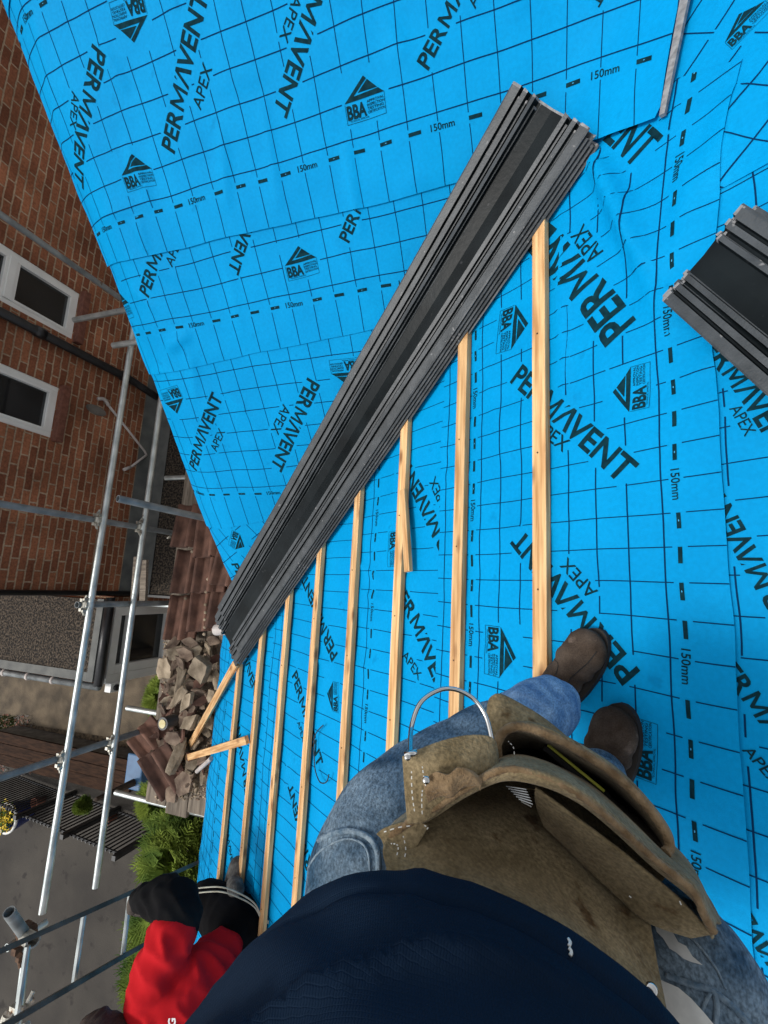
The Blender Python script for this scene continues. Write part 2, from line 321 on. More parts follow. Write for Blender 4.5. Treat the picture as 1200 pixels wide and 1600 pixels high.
def ball(mb, c, r, m=0, n=14, sx=None):
    vs = []; fs = []; c = Vector(c)
    ax = sx or (Vector((r, 0, 0)), Vector((0, r, 0)), Vector((0, 0, r)))
    for j in range(1, n // 2):
        a = math.pi * j / (n // 2)
        for k in range(n): b = 2 * math.pi * k / n; vs.append(c + ax[0] * math.sin(a) * math.cos(b) + ax[1] * math.sin(a) * math.sin(b) + ax[2] * math.cos(a))
    top = len(vs); vs += [c + ax[2], c - ax[2]]; R_ = n // 2 - 1
    for j in range(R_ - 1):
        for k in range(n): fs.append((j * n + k, (j + 1) * n + k, (j + 1) * n + (k + 1) % n, j * n + (k + 1) % n))
    for k in range(n): fs += [(top, k, (k + 1) % n), (top + 1, (R_ - 1) * n + (k + 1) % n, (R_ - 1) * n + k)]
    mb.add(vs, fs, m)

# ------------------------------------------------------------------ lettering (built once, in a unit frame)
_tc = {}
def glyphs(s, bold=.02):
    """2D mesh of a word: x from 0 to its width, cap height about .7"""
    if (s, bold) in _tc: return _tc[(s, bold)]
    c = bpy.data.curves.new('t', 'FONT'); c.body = s; c.offset = bold; c.resolution_u = 3
    o = bpy.data.objects.new('t', c); COL.objects.link(o)
    me = bpy.data.meshes.new_from_object(o.evaluated_get(bpy.context.evaluated_depsgraph_get()))
    vs = [(v.co.x, v.co.y) for v in me.vertices]; fs = [tuple(p_.vertices) for p_ in me.polygons]
    x0 = min(v[0] for v in vs); vs = [(v[0] - x0, v[1]) for v in vs]
    bpy.data.objects.remove(o); bpy.data.curves.remove(c); bpy.data.meshes.remove(me)
    _tc[(s, bold)] = (vs, fs, max(v[0] for v in vs)); return _tc[(s, bold)]
def word_big():
    """the membrane's word with its slanted double stroke in the middle"""
    V, F = [], []
    def put(vs, fs): n = len(V); V.extend(vs); F.extend([tuple(i + n for i in f) for f in fs])
    vs, fs, w1 = glyphs('PER', .018); put(vs, fs); x = w1 + .10
    V.clear(); F.clear()
    vs, fs, w1 = glyphs('PER', .024); put(vs, fs); x = w1 + .10
    put([(x, 0), (x + .12, 0), (x + .12, .7), (x, .7)], [(0, 1, 2, 3)]); put([(x + .64, 0), (x + .76, 0), (x + .76, .7), (x + .64, .7)], [(0, 1, 2, 3)])
    put([(x + .12, .7), (x + .12, .50), (x + .34, .10), (x + .38, .10), (x + .38, .27)], [(0, 1, 2, 3, 4)]); put([(x + .64, .7), (x + .38, .27), (x + .38, .10), (x + .42, .10), (x + .64, .50)], [(0, 1, 2, 3, 4)])
    x += .83
    put([(x, 0), (x + .13, 0), (x + .40, .60), (x + .33, .72)], [(0, 1, 2, 3)])
    put([(x + .33, .72), (x + .48, .72), (x + .70, 0), (x + .55, 0)], [(0, 1, 2, 3)])
    put([(x + .09, .56), (x + .12, .70), (x + .20, .70)], [(0, 1, 2)])
    vs, fs, w2 = glyphs('VENT', .024); put([(a + x + .60, b) for a, b in vs], fs)
    return V, F, x + .60 + w2
BIG = word_big()
def logo_mesh():
    """certificate mark, unit width"""
    V, F = [], []
    def put(vs, fs=None): n = len(V); V.extend(vs); F.extend([tuple(i + n for i in f) for f in (fs or [tuple(range(len(vs)))])])
    put([(0, .40), (.25, .485), (.615, .73), (.553, .79)]); put([(0, .40), (1, .40), (.87, .50), (.25, .485)])
    put([(.37, .525), (.85, .515), (.635, .71)])
    vs, fs, w_ = glyphs('BBA', .035); k = .50 / w_
    put([(.03 + a * k, .09 + b * .36) for a, b in vs], fs)
    for i, s in enumerate(('APPROVAL', 'INSPECTION', 'TESTING', 'CERTIFICATION')):
        vs, fs, w_ = glyphs(s, .01); k = .072 / .7
        k2 = min(k, .42 / w_); put([(.56 + a * k2, .30 - i * .066 + b * .07) for a, b in vs], fs)
    vs, fs, w_ = glyphs('TECHNICAL APPROVAL', .0); put([(.08 + a * .5 / w_, .035 + b * .05) for a, b in vs], fs)
    for a, b, c, d in ((.0, .0, 1, .008), (.0, .0, .008, .38), (.992, .0, 1, .41)): put([(a, b), (c, b), (c, d), (a, d)])
    return V, F
LOGO = logo_mesh()

# ------------------------------------------------------------------ roof membranes
def fold(y, s, p0, p1, wid, h):
    """a straight crease between two slope points"""
    dx, dy = p1[0] - p0[0], p1[1] - p0[1]; L = dx * dx + dy * dy
    t = ((y - p0[0]) * dx + (s - p0[1]) * dy) / L
    tt = min(max(t, 0), 1); qx, qy = p0[0] + dx * tt, p0[1] + dy * tt
    d = math.hypot(y - qx, s - qy); e = math.sin(math.pi * tt) ** .5 if 0 < t < 1 else 0
    return h * math.exp(-(d / wid) ** 2) * e
FOLDS = [(a2(925, 245), a2(1012, 425), .024, .052), (a2(945, 255), a2(1000, 350), .016, .022), (a2(1000, 400), a2(1050, 520), .030, .018), (a2(1095, 230), a2(1060, 420), .05, .016), (a2(1150, 140), a2(1120, 300), .04, .018), (a2(880, 330), a2(884, 660), .014, .014),
         (a2(990, 300), a2(1040, 440), .03, .014), (a2(905, 400), a2(1000, 480), .04, -.010), (a2(760, 560), a2(790, 720), .02, .006),
         (a2(660, 770), a2(690, 900), .02, .006), (a2(550, 880), a2(575, 990), .02, .005), (a2(470, 920), a2(480, 990), .02, .006)]
_r = random.Random(21)
for _ in range(46):                                 # random creases of the loose cloth
    y_, s_, a_, l_ = _r.uniform(-1.6, 1.4), _r.uniform(-2.9, .45), _r.choice((_r.gauss(0, .35), _r.gauss(1.57, .3), _r.gauss(.8, .3))), _r.uniform(.10, .34)
    FOLDS.append(((y_, s_), (y_ + l_ * math.cos(a_), s_ + l_ * math.sin(a_)), _r.uniform(.013, .026), _r.uniform(.004, .010)))
def wrA(y, s):
    h = .0050 * n3(y * 2.2, s * 3.1, 1) + .0052 * n3(y * 6, s * 4, 2) + .0024 * n3(y * 17, s * 9, 4)
    for a, b, c, d in FOLDS: h += fold(y, s, a, b, c, d)
    if s < -2.75: h -= .35 * (s + 2.75) ** 2 + .012 * n3(y * 6, 3, 5) * (-2.75 - s) * 4
    return h
FOLDB = [(b2(262, 545), b2(300, 520), .03, .022), (b2(1000, 215), b2(1035, 150), .03, .010), (b2(220, 590), b2(262, 575), .02, .008),
         (b2(60, 20), b2(100, 330), .04, .012), (b2(345, 130), b2(420, 120), .03, .005)]
for _ in range(40):
    y_, s_, a_, l_ = _r.uniform(-2.2, .3), _r.uniform(-1.6, .9), _r.choice((_r.gauss(0, .3), _r.gauss(1.57, .3), _r.gauss(2.3, .3))), _r.uniform(.12, .45)
    FOLDB.append(((y_, s_), (y_ + l_ * math.cos(a_), s_ + l_ * math.sin(a_)), _r.uniform(.018, .036), _r.uniform(.004, .012)))
def wrB(u, s):
    h = .0050 * n3(u * 2.5, s * 2.2, 7) + .0042 * n3(u * 5, s * 6, 8) + .0018 * n3(u * 10, s * 17, 9)
    for a, b, c, d in FOLDB: h += fold(u, s, a, b, c, d)
    if u < -1.92: h -= 1.2 * (-1.92 - u) ** 2
    return h
def warp(a, b, k): return (a + .007 * n3(a * 2.1, b * 2.3, k) + .003 * n3(a * 6, b * 6, k + 2), b + .008 * n3(a * 2.6, b * 2.0, k + 5) + .0035 * n3(a * 6.5, b * 5, k + 8))
def SA(y, s, off):
    y, s = warp(y, s, 3)
    return Vector((s * math.cos(THA), y, s * math.sin(THA))) + nA * (off + wrA(y, s))
def SAW(y, s, off):                                # the central sheet drifts up the slope towards its top end
    if y > .6 and s > 0: s = s + .125 * ((y - .6) / .9) ** 2 * s / .45
    return SA(y, s, off)
def SB(u, s, off):
    u, s = warp(u, s, 31)
    q = pB + hB * u + uB * s; d = (q.x * math.tan(THA) - q.z) * math.cos(THA)
    e = .07; hh = (math.sqrt(d * d + e * e) - d) / 2 - .0
    if -d < .6:                                     # the sheet runs on over the valley and lies on the other slope
        f = min(max((.6 + d) / .3, 0), 1); f = f * f * (3 - 2 * f); hh = -d * (1 - f) + hh * f
        r = q - O; q = O + r * ((hh - O.dot(nA)) / r.dot(nA)); k = min(max((d + .15) / .3, 0), 1)
        return q + nA * (off + .004) * k + nB * (off + wrB(u, s)) * (1 - k)
    return q + nB * (off + wrB(u, s))
def clip(bm, poly):
    """keeps what lies inside a convex counter-clockwise polygon"""
    n = len(poly)
    for i in range(n):
        a, b = Vector((*poly[i], 0)), Vector((*poly[(i + 1) % n], 0)); d = b - a
        nrm = Vector((d.y, -d.x, 0))
        bmesh.ops.bisect_plane(bm, geom=bm.verts[:] + bm.edges[:] + bm.faces[:], plane_co=a, plane_no=nrm, clear_outer=True)
def slice_grid(bm, x0, x1, y0, y1, st):
    k = math.ceil(x0 / st)
    while k * st < x1: bmesh.ops.bisect_plane(bm, geom=bm.verts[:] + bm.edges[:] + bm.faces[:], plane_co=(k * st, 0, 0), plane_no=(1, 0, 0)); k += 1
    k = math.ceil(y0 / st)
    while k * st < y1: bmesh.ops.bisect_plane(bm, geom=bm.verts[:] + bm.edges[:] + bm.faces[:], plane_co=(0, k * st, 0), plane_no=(0, 1, 0)); k += 1
def sheet(name, S, to2, poly, off, label, dash_rows, cell, ph, marks, sgn=1, rot=None, step=.02, group='blue roofing membrane sheets'):
    """one membrane sheet: cloth + print. poly in slope coordinates (CCW). dash_rows: [(s, side)] side=+1 grid above.
       marks: ('P',px0,px1) word / ('X',...) small word / ('L',...) certificate mark, all by baseline ends in the photo"""
    xs = [p_[0] for p_ in poly]; ys = [p_[1] for p_ in poly]; x0, x1, y0, y1 = min(xs), max(xs), min(ys), max(ys)
    bm = bmesh.new(); nx, ny = int((x1 - x0) / step) + 2, int((y1 - y0) / step) + 2
    g = [[bm.verts.new((x0 + i * step, y0 + j * step, 0)) for i in range(nx)] for j in range(ny)]
    for j in range(ny - 1):
        for i in range(nx - 1): bm.faces.new((g[j][i], g[j][i + 1], g[j + 1][i + 1], g[j + 1][i]))
    clip(bm, poly)
    bm.verts.ensure_lookup_table()
    V = [S(v.co.x, v.co.y, off) for v in bm.verts]; bm.verts.index_update()
    F = [tuple(v.index for v in f.verts) for f in bm.faces]; MI = [0] * len(F); bm.free()
    # print
    pm = bmesh.new(); keep = []
    lay = pm.faces.layers.int.new('m')
    def putf(pts, m=1):
        try: f = pm.faces.new([pm.verts.new((a, b, 0)) for a, b in pts]); f[lay] = m
        except ValueError: pass
    def stamp(vs, fs, o_, d_, k, ky=None):
        u_ = (-d_[1], d_[0]); ky = ky or k
        nv = [pm.verts.new((o_[0] + d_[0] * a * k + u_[0] * b * ky, o_[1] + d_[1] * a * k + u_[1] * b * ky, 0)) for a, b in vs]
        for f in fs:
            try: pm.faces.new([nv[i] for i in f])[lay] = 1
            except ValueError: pass
    for kind, q0, q1 in marks:
        a, b = to2(*q0), to2(*q1); L = math.hypot(b[0] - a[0], b[1] - a[1]); d_ = ((b[0] - a[0]) / L, (b[1] - a[1]) / L)
        hgt = .095
        if kind == 'P': vs, fs, w_ = BIG; k = L / w_; stampv = (vs, fs, k); hgt = .7 * k
        elif kind == 'X': vs, fs, w_ = glyphs('APEX', .006); k = L / w_; stampv = (vs, fs, k); hgt = .7 * k
        else: vs, fs = LOGO; stampv = (vs, fs, L); hgt = .9 * L
        if S is not SB:                                   # slope coordinates are left-handed seen from above: mirror
            vs2 = [(x_, -y_) for x_, y_ in stampv[0]]; stamp(vs2, stampv[1], a, d_, stampv[2]); up = (d_[1], -d_[0])
        else: stamp(stampv[0], stampv[1], a, d_, stampv[2]); up = (-d_[1], d_[0])
        keep.append((a, d_, up, L, hgt))
    def free(x, y):
        for a, d_, up, L, hg in keep:
            rx, ry = x - a[0], y - a[1]; p_ = rx * d_[0] + ry * d_[1]; q_ = rx * up[0] + ry * up[1]
            if -.012 < p_ < L + .012 and -.014 < q_ < hg + .014: return False
        return True
    def line(ax, ay, bx, by, wd, m=2):
        L = math.hypot(bx - ax, by - ay); n = max(2, int(L / .012)); dx, dy = (bx - ax) / n, (by - ay) / n
        px, py = -dy / (L / n) * wd / 2, dx / (L / n) * wd / 2; st = None
        for i in range(n + 1):
            fr = i < n and free(ax + dx * (i + .5), ay + dy * (i + .5))
            if fr and st is None: st = i
            if not fr and st is not None:
                A_, B_ = (ax + dx * st, ay + dy * st), (ax + dx * i, ay + dy * i); st = None
                putf([(A_[0] + px, A_[1] + py), (A_[0] - px, A_[1] - py), (B_[0] - px, B_[1] - py), (B_[0] + px, B_[1] + py)], m)
    sq = 1.0 if S is SB else .885
    if rot is None:
        rows = sorted(dash_rows)
        for r in rows:
            k = math.floor((x0 - ph) / cell); 
            while ph + k * cell < x1:
                x = ph + k * cell
                if (k % 5) == 4:
                    vs, fs, w_ = glyphs('150mm', .012); kk = .078 * sq / w_ * 1.15
                    if S is not SB: stamp([(c_, -d_) for c_, d_ in vs], fs, (x + .028 * sq, r - .011), (-1, 0), kk)
                    else: stamp(vs, fs, (x - .030, r - .010), (1, 0), kk)
                else:
                    xa, xb = (x, x + .047 * sq) if sgn > 0 else (x - .047 * sq, x)
                    hd = .0062 * sq ** 2; putf([(xa, r - hd), (xb, r - hd), (xb, r + hd), (xa, r + hd)])
                    if k % 2 == 0:
                        xm = (xa + xb) / 2; putf([(xm - .0035, r), (xm, r - .0015), (xm + .0035, r), (xm, r + .0015)], 3)
                k += 1
        # up-slope lines, broken at the dash rows; along-lines at whole cells from the dash row
        brk = [y0] + [v for r in rows for v in (r - .017, r + .017)] + [y1]
        k = math.floor((x0 - ph) / cell)
        while ph + k * cell < x1:
            for i in range(0, len(brk), 2):
                if brk[i + 1] > brk[i]: line(ph + k * cell, brk[i], ph + k * cell, brk[i + 1], .0028)
            k += 1
        cs = cell * (1.0 if S is not SB else .98)
        base = rows[0] + (cs * .40 if (S is SB or len(rows) > 1) else -cs * .40)
        k = -40
        while k < 40:
            y = base + k * cs; k += 1
            if not y0 < y < y1: continue
            if any(abs(y - r) < .02 for r in rows): continue
            if S is SB and y < rows[0]: continue
            if S is not SB and y > rows[-1]: continue
            line(x0, y, x1, y, .0038)
    else:
        cx_, cy_ = (x0 + x1) / 2, (y0 + y1) / 2; R_ = max(x1 - x0, y1 - y0); c_, s_ = math.cos(rot), math.sin(rot)
        for k in range(-int(R_ / cell) - 1, int(R_ / cell) + 2):
            t = k * cell
            line(cx_ + t * c_ - R_ * -s_, cy_ + t * s_ - R_ * c_, cx_ + t * c_ + R_ * -s_, cy_ + t * s_ + R_ * c_, .0034)
            line(cx_ - t * s_ - R_ * c_, cy_ + t * c_ - R_ * s_, cx_ - t * s_ + R_ * c_, cy_ + t * c_ + R_ * s_, .0044)
    m_ = .001
    clip(pm, poly)
    slice_grid(pm, x0, x1, y0, y1, step)
    pm.verts.index_update(); n0 = len(V)
    lift = {}
    for f in pm.faces:
        for v in f.verts: lift[v.index] = {2: .0012, 1: .0016, 3: .0021}[f[lay]]
    V += [S(v.co.x, v.co.y, off + lift.get(v.index, .0012)) for v in pm.verts]
    for f in pm.faces: F.append(tuple(v.index + n0 for v in f.verts)); MI.append(f[lay])
    pm.free()
    # underside and rim so the cloth has thickness
    if S is not SB:                                      # mirrored frame: flip for upward normals
        F = [tuple(reversed(f)) for f in F]
    o = obj(name, V, F, ['blue', 'ink', 'line', 'dot'], smooth=True, mi=MI)
    tag(o, label, 'membrane', group)
    return o
CB, CA = .0885 * 1.281, .0885
# valley in slope coordinates, as a clipping line a little past the valley
def val_b(m):   # two points on B of the valley line, moved m beyond
    pts = []
    for x in (-2.6, .6):
        y = (x * math.tan(THA) ) / math.tan(THB) + Y0B; pts.append((Vector((x, y, 0)) - pB).dot(Vector((hB.x, hB.y, 0))))
    return pts
def B_low(u):   # up-slope coordinate of the valley on B at u
    lo, hi = -4.0, 3.0
    for _ in range(40):
        m_ = (lo + hi) / 2; q = pB + hB * u + uB * m_
        if q.z > q.x * math.tan(THA): hi = m_
        else: lo = m_
    return lo
UL = -2.19
sheet('roof_membrane', SB, b2, [(-2.215, -.005), (-1.9, -.020), (-.7, -.052), (.2, -.048), (.372, -.028), (.388, 0.0), (.47, .60), (.47, 1.05), (-2.28, 1.05)], .020,
      'topmost wide blue membrane sheet of the far slope, its long edge overlapping the next', [.137, .93], CB, b2(188, 348)[0], [
      ('P', (276, 243), (331, 0)), ('X', (318, 175), (337, 110)), ('P', (152, 72), (103, 280)), ('X', (118, 143), (110, 197)),
      ('P', (514, -100), (430, 172)), ('X', (464, -8), (440, 60)),
      ('P', (672, 112), (785, -120)), ('X', (745, 18), (775, -55)), ('P', (1010, -150), (925, 12)),
      ('L', (205, 303), (248, 291)), ('L', (547, 197), (608, 178)), ('L', (229, -8), (176, 8))])
sheet('roof_membrane', SB, b2, [(UL - .02, -.575), (-1.95, -.57), (-.65, -.523), (-.3, -.30), (.1, .2), (-2.19, .1)], .012,
      'blue membrane sheet of the far slope tucked under the topmost sheet', [-.36], CB, b2(203, 533)[0] + CB * 0 + 0 * CB, [
      ('P', (236, 466), (283, 315)), ('X', (272, 418), (288, 372)), ('P', (405, 270), (360, 422)), ('P', (546, 382), (615, 215)),
      ('L', (453, 440), (501, 427)), ('L', (163, 509), (203, 498))])
sheet('roof_membrane', SB, b2, [(-2.225, -1.60), (-1.55, -1.495), (-1.3, -1.36), (-.5, -.55), (-.4, -.4), (-2.18, -.4)], .006,
      'blue membrane sheet of the far slope with the upside-down mark at its curling left edge', [-1.325], CB, b2(327, 776)[0], [
      ('P', (482, 590), (424, 726)), ('X', (444, 632), (424, 672)), ('P', (303, 738), (349, 622)), ('X', (339, 706), (352, 675)),
      ('L', (277, 601), (239, 613)), ('L', (562, 557), (515, 563))])
sheet('roof_membrane', SB, b2, [(-2.11, -2.2), (-1.95, -2.1), (-1.4, -1.50), (-1.4, -1.35), (-2.20, -1.35), (-2.205, -1.60), (-2.17, -1.9)], .0, 
      'small blue membrane piece with a tilted grid at the foot of the far slope', [], CB, 0, [
      ('P', (358, 884), (420, 985)), ('L', (363, 828), (355, 853))], rot=D2R(32))
sheet('roof_membrane', SB, b2, [(-2.28, 1.02), (.9, 1.02), (1.5, 1.4), (1.5, 2.3), (-2.28, 2.3)], .026,
      'blue membrane sheet above the topmost one, beyond the top of the photo', [1.16], CB, 0, [])
# right slope
AY0, AY1 = -2.7, 1.9
def vy(s): # valley y on A at s
    x = s * math.cos(THA); return Y0B + x * math.tan(THA) / math.tan(THB) + .06 + x * 0.03
phA = a2(1062, 695)[0]
sheet('roof_membrane', SA, a2, [(-2.7, .30), (-2.7, 1.3), (1.9, 1.3), (1.9, .30)][::-1], .002,
      'blue membrane sheet at the right, the one under the short stack of black valley troughs', [1.24], CA, phA + .02, [
      ('P', (1092, 535), (1224, 721)), ('X', (1139, 640), (1166, 684)), ('P', (1262, 988), (1128, 762)),
      ('P', (1112, 1025), (1290, 1262)), ('X', (1162, 1168), (1212, 1228)), ('P', (1290, 1622), (1146, 1372))])
sheet('roof_membrane', SA, a2, [(1.05, .42), (1.05, 1.3), (2.3, 1.3), (2.3, .55), (2.05, .40), (1.3, .42)][::-1], .0065,
      'blue membrane sheet with a diagonal grid in the top right corner', [], CA * 1.25, 0, [('L', (1143, 82), (1209, 14))], rot=D2R(47))
sheet('roof_membrane', SAW, a2, [(-2.7, -.475), (-2.7, .487), (1.47, .487), (1.50, .30), (vy(-.01), .0), (vy(-.475), -.475)][::-1], .011,
      'wide central blue membrane sheet that the photographer stands on', [-.30, .39], CA, phA, [
      ('P', (800, 597), (974, 757)), ('X', (838, 670), (883, 708)), ('P', (994, 506), (822, 312)), ('X', (938, 401), (905, 356)),
      ('P', (845, 165), (972, 280)), ('P', (1004, 1048), (818, 828)), ('X', (938, 926), (891, 872)),
      ('L', (785, 487), (778, 556)), ('L', (1018, 638), (1020, 567)), ('L', (761, 974), (759, 1052)), ('L', (1031, 1225), (1031, 1129)),
      ('P', (1010, 1500), (900, 1290))], sgn=-1)
sheet('roof_membrane', SA, a2, [(-2.7, -1.07), (-2.7, -.42), (vy(-.42), -.42), (vy(-1.07), -1.07)][::-1], .007,
      'blue membrane strip to the left of the central sheet, crossed by three battens', [-.915], CA, phA + .03, [
      ('P', (620, 922), (700, 1112)), ('X', (630, 1026), (656, 1064)), ('P', (722, 880), (642, 722)), ('X', (704, 790), (683, 744)),
      ('L', (610, 832), (608, 887))], sgn=-1)
sheet('roof_membrane', SA, a2, [(-2.7, -1.99), (-2.7, -1.02), (vy(-1.02), -1.02), (vy(-1.99), -1.99)][::-1], .0035,
      'blue membrane sheet under the middle battens with a bent wire lying on it', [-1.84], CA, phA + .01, [
      ('P', (458, 1056), (498, 1202)), ('X', (466, 1128), (474, 1160)), ('P', (496, 1385), (456, 1222)), ('P', (528, 1022), (480, 896)),
      ('L', (530, 1115), (531, 1067)), ('P', (620, 640), (700, 560))], sgn=-1)
sheet('roof_membrane', SA, a2, [(-2.7, -3.09), (-2.7, -1.93), (vy(-1.93) , -1.93), (-.30, -2.85), (-.42, -3.07)][::-1], .0,
      'lowest blue membrane sheet along the eave above the rubble', [-2.73], CA, phA + .04, [
      ('P', (372, 992), (400, 1102)), ('P', (390, 1252), (374, 1120)), ('P', (352, 1282), (366, 1372)), ('P', (448, 1440), (430, 1300))], sgn=-1)

# ------------------------------------------------------------------ battens
def batten(y0, y1, s, label, wd=.050, th=.025, s_end=None, up=.016, group='roofing battens nailed in rows'):
    L = abs(y1 - y0); c = (y0 + y1) / 2; o = tag(None or bpy.data.objects.new('roofing_batten', bpy.data.meshes.new('roofing_batten')), label, 'batten', group)
    COL.objects.link(o); n = 24; vs = []; fs = []
    for i in range(n + 1):
        x = -L / 2 + L * i / n; dy = .0016 * n3(x * 2 + s * 9, 0, 3); dz = .0012 * n3(x * 3, s * 7, 1)
        for a, b in ((-1, -1), (1, -1), (1, 1), (-1, 1)): vs.append((x, a * wd / 2 + dy, b * th / 2 + dz))
    for i in range(n):
        for k in range(4): fs.append((4 * i + k, 4 * i + (k + 1) % 4, 4 * i + 4 + (k + 1) % 4, 4 * i + 4 + k))
    fs += [(3, 2, 1, 0), (4 * n, 4 * n + 1, 4 * n + 2, 4 * n + 3)]
    o.data.from_pydata(vs, [], fs); o.data.materials.append(M['wood'])
    se = s if s_end is None else s_end
    A_ = Vector((s * math.cos(THA), y1, s * math.sin(THA))); B_ = Vector((se * math.cos(THA), y0, se * math.sin(THA)))
    X = (A_ - B_).normalized(); Z = nA; Y = Z.cross(X).normalized()
    m_ = Matrix((X, Y, Z)).transposed().to_4x4(); m_.translation = (A_ + B_) / 2 + nA * (up + th / 2); o.matrix_world = m_
    b = o.modifiers.new('b', 'BEVEL'); b.width = .0012; b.segments = 1; b.limit_method = 'ANGLE'
    if L > .4:
        x = L / 2 - .05
        while x > -L / 2:
            c_ = MB().tube([(x, .004, th / 2 - .001), (x, .004, th / 2 + .0016)], .0032, 8).build('nail', 'rust'); c_.parent = o; x -= .42 + .05 * n3(x * 5, s, 1)
    return o
BT = [('rightmost pale batten, its lower end under the brown boot', -.30), ('second batten from the right, long, with dark knots', -.9),
      ('third batten from the right, with a short offcut lying against it', -1.25), ('fourth batten from the right, reddish with a pale joint', -1.7),
      ('fifth batten from the right, passing beside the bent black wire', -2.0), ('sixth batten from the right, plain and narrow', -2.3),
      ('seventh batten from the right, ending near the grey shoe', -2.25), ('leftmost fixed batten, crossed by the loose orange offcut', -2.02)]
tops = [(853, 338), (733, 516), (641, 645), (568, 754), (510, 840), (460, 918), (420, 980), (382, 1037)]
for k, (lb, ye) in enumerate(BT):
    y1 = a2(*tops[k])[0]; batten(ye, y1, .004 - .3505 * k, 'sawn timber ' + lb)
q0, q1 = a2(640, 768), a2(648, 895)
batten(q1[0], q0[0], q0[1] + .012, 'short batten offcut with pointed end lying against the third batten', wd=.034, th=.020, s_end=q1[1] + .012, up=.034, group='loose batten offcuts')
def loose(p0, p1, label, m='wood', wd=.05, th=.025, nm='batten_offcut'):
    L = (p1 - p0).length; X = (p1 - p0).normalized(); Y = Vector((0, 0, 1)).cross(X).normalized(); Z = X.cross(Y)
    mb = MB().box((0, 0, 0), Vector((L / 2, 0, 0)), Vector((0, wd / 2, 0)), Vector((0, 0, th / 2)))
    o = mb.build(nm, m, bevel=.0015); mm = Matrix((X, Y, Z)).transposed().to_4x4(); mm.translation = (p0 + p1) / 2; o.matrix_world = mm
    return tag(o, label, 'offcut', 'loose batten offcuts')
loose(HA(369, 1036, .07), P(298, 1163, 4.02), 'grey-brown batten offcut leaning from the trough end down to the rubble')
loose(HA(386, 1156, .062), P(291, 1184, 4.0), 'orange batten offcut lying across the leftmost batten onto the rubble')

# ------------------------------------------------------------------ valley troughs (nested stacks)
def trough_mesh(L, seed, w=.335, cut=.0, vd_=1.0, skew=0):
    """profile across x, length along y (origin at top end); sanded flanges, upstands, dark V bed"""
    rnd = random.Random(seed)
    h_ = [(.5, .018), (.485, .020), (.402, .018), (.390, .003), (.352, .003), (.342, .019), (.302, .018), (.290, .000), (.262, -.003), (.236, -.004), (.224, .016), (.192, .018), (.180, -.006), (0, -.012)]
    hm = [1, 1, 0, 0, 0, 1, 0, 0, 0, 0, 1, 0, 0]  # inner ones are ridge tops, coloured paler to imitate their sheen
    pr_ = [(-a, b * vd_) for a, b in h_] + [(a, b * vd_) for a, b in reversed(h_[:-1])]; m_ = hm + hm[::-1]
    vs, fs, mi = [], [], []; n = 30; K = len(pr_)
    for j in range(n + 1):
        y = -L * j / n if j != 1 else -.007
        for i, (x, z) in enumerate(pr_):
            e = 0
            if j == 0: e = rnd.uniform(-.002, .002) + cut * abs(x)
            if j == n: e = rnd.uniform(-.002, .002) - (.16 * abs(x) if cut else .10 * x)
            vs.append((x * w + .0010 * n3(y * 3, i, seed) + .004 * n3(y * 1.3, 0, seed), y + e + skew * x * w, z * 1.0 + .0016 * n3(y * 2.5, i * .3, seed + 9)))
    for j in range(n):
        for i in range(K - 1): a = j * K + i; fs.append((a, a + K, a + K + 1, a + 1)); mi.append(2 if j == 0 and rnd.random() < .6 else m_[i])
    return vs, fs, mi
def stack(p_top, p_bot, nrm, n, lab, grp, w=.335, sh=.013, up=.012, seed=1, offs=None, vd_=1.0, skew=0):
    ax = (p_top - p_bot).normalized(); L = (p_top - p_bot).length; X = ax.cross(nrm).normalized(); Z = X.cross(ax).normalized()
    for k in range(n):
        o_ = (offs[k] if offs else 0); vs, fs, mi = trough_mesh(L + (o_[1] if offs else 0), seed + k, w, 0, vd_, skew)
        me = bpy.data.meshes.new('valley_trough'); me.from_pydata(vs, [], fs)
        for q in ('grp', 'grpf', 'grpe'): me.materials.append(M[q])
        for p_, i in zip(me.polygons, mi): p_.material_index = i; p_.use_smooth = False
        o = bpy.data.objects.new('valley_trough', me); COL.objects.link(o)
        mm = Matrix((X, ax, Z)).transposed().to_4x4()
        mm.translation = p_top + ax * (o_[0] if offs else 0) + Z * (up * k) + X * (sh * (n - 1 - k) - sh * (n - 1) / 2); o.matrix_world = mm
        s = o.modifiers.new('t', 'SOLIDIFY'); s.thickness = .0035; s.offset = 1; s.material_offset_rim = 2
        tag(o, lab[k], 'valley trough', grp)
nv = (nA + nB).normalized()
vd = ((HA(868, 190) - HA(375, 985))).normalized()
pt = HA(872, 190, .085); pb = HA(364, 995, .105)
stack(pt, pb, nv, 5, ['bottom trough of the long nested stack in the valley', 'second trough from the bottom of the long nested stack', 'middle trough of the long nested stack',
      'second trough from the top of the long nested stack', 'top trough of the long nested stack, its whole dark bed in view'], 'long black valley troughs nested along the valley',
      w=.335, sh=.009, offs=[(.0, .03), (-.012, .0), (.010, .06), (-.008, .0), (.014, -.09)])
c0_, c1_ = HA(1047, 478, .05), HA(1181, 326, .05); axr = (c0_ - HA(1200, 616, .05)).normalized(); Xr = axr.cross(nA).normalized(); dv = c1_ - c0_
r_a = (c0_ + c1_) / 2; r_b = r_a - axr * 1.1; WR = abs(dv.dot(Xr)) - .015; SKR = dv.dot(axr) / dv.dot(Xr)
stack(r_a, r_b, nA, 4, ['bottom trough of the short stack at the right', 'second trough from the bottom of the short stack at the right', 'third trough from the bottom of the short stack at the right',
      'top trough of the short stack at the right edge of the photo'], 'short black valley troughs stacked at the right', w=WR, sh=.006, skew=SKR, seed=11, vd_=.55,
      offs=[(.0, 0), (-.012, 0), (.012, 0), (-.004, 0)], up=.011)
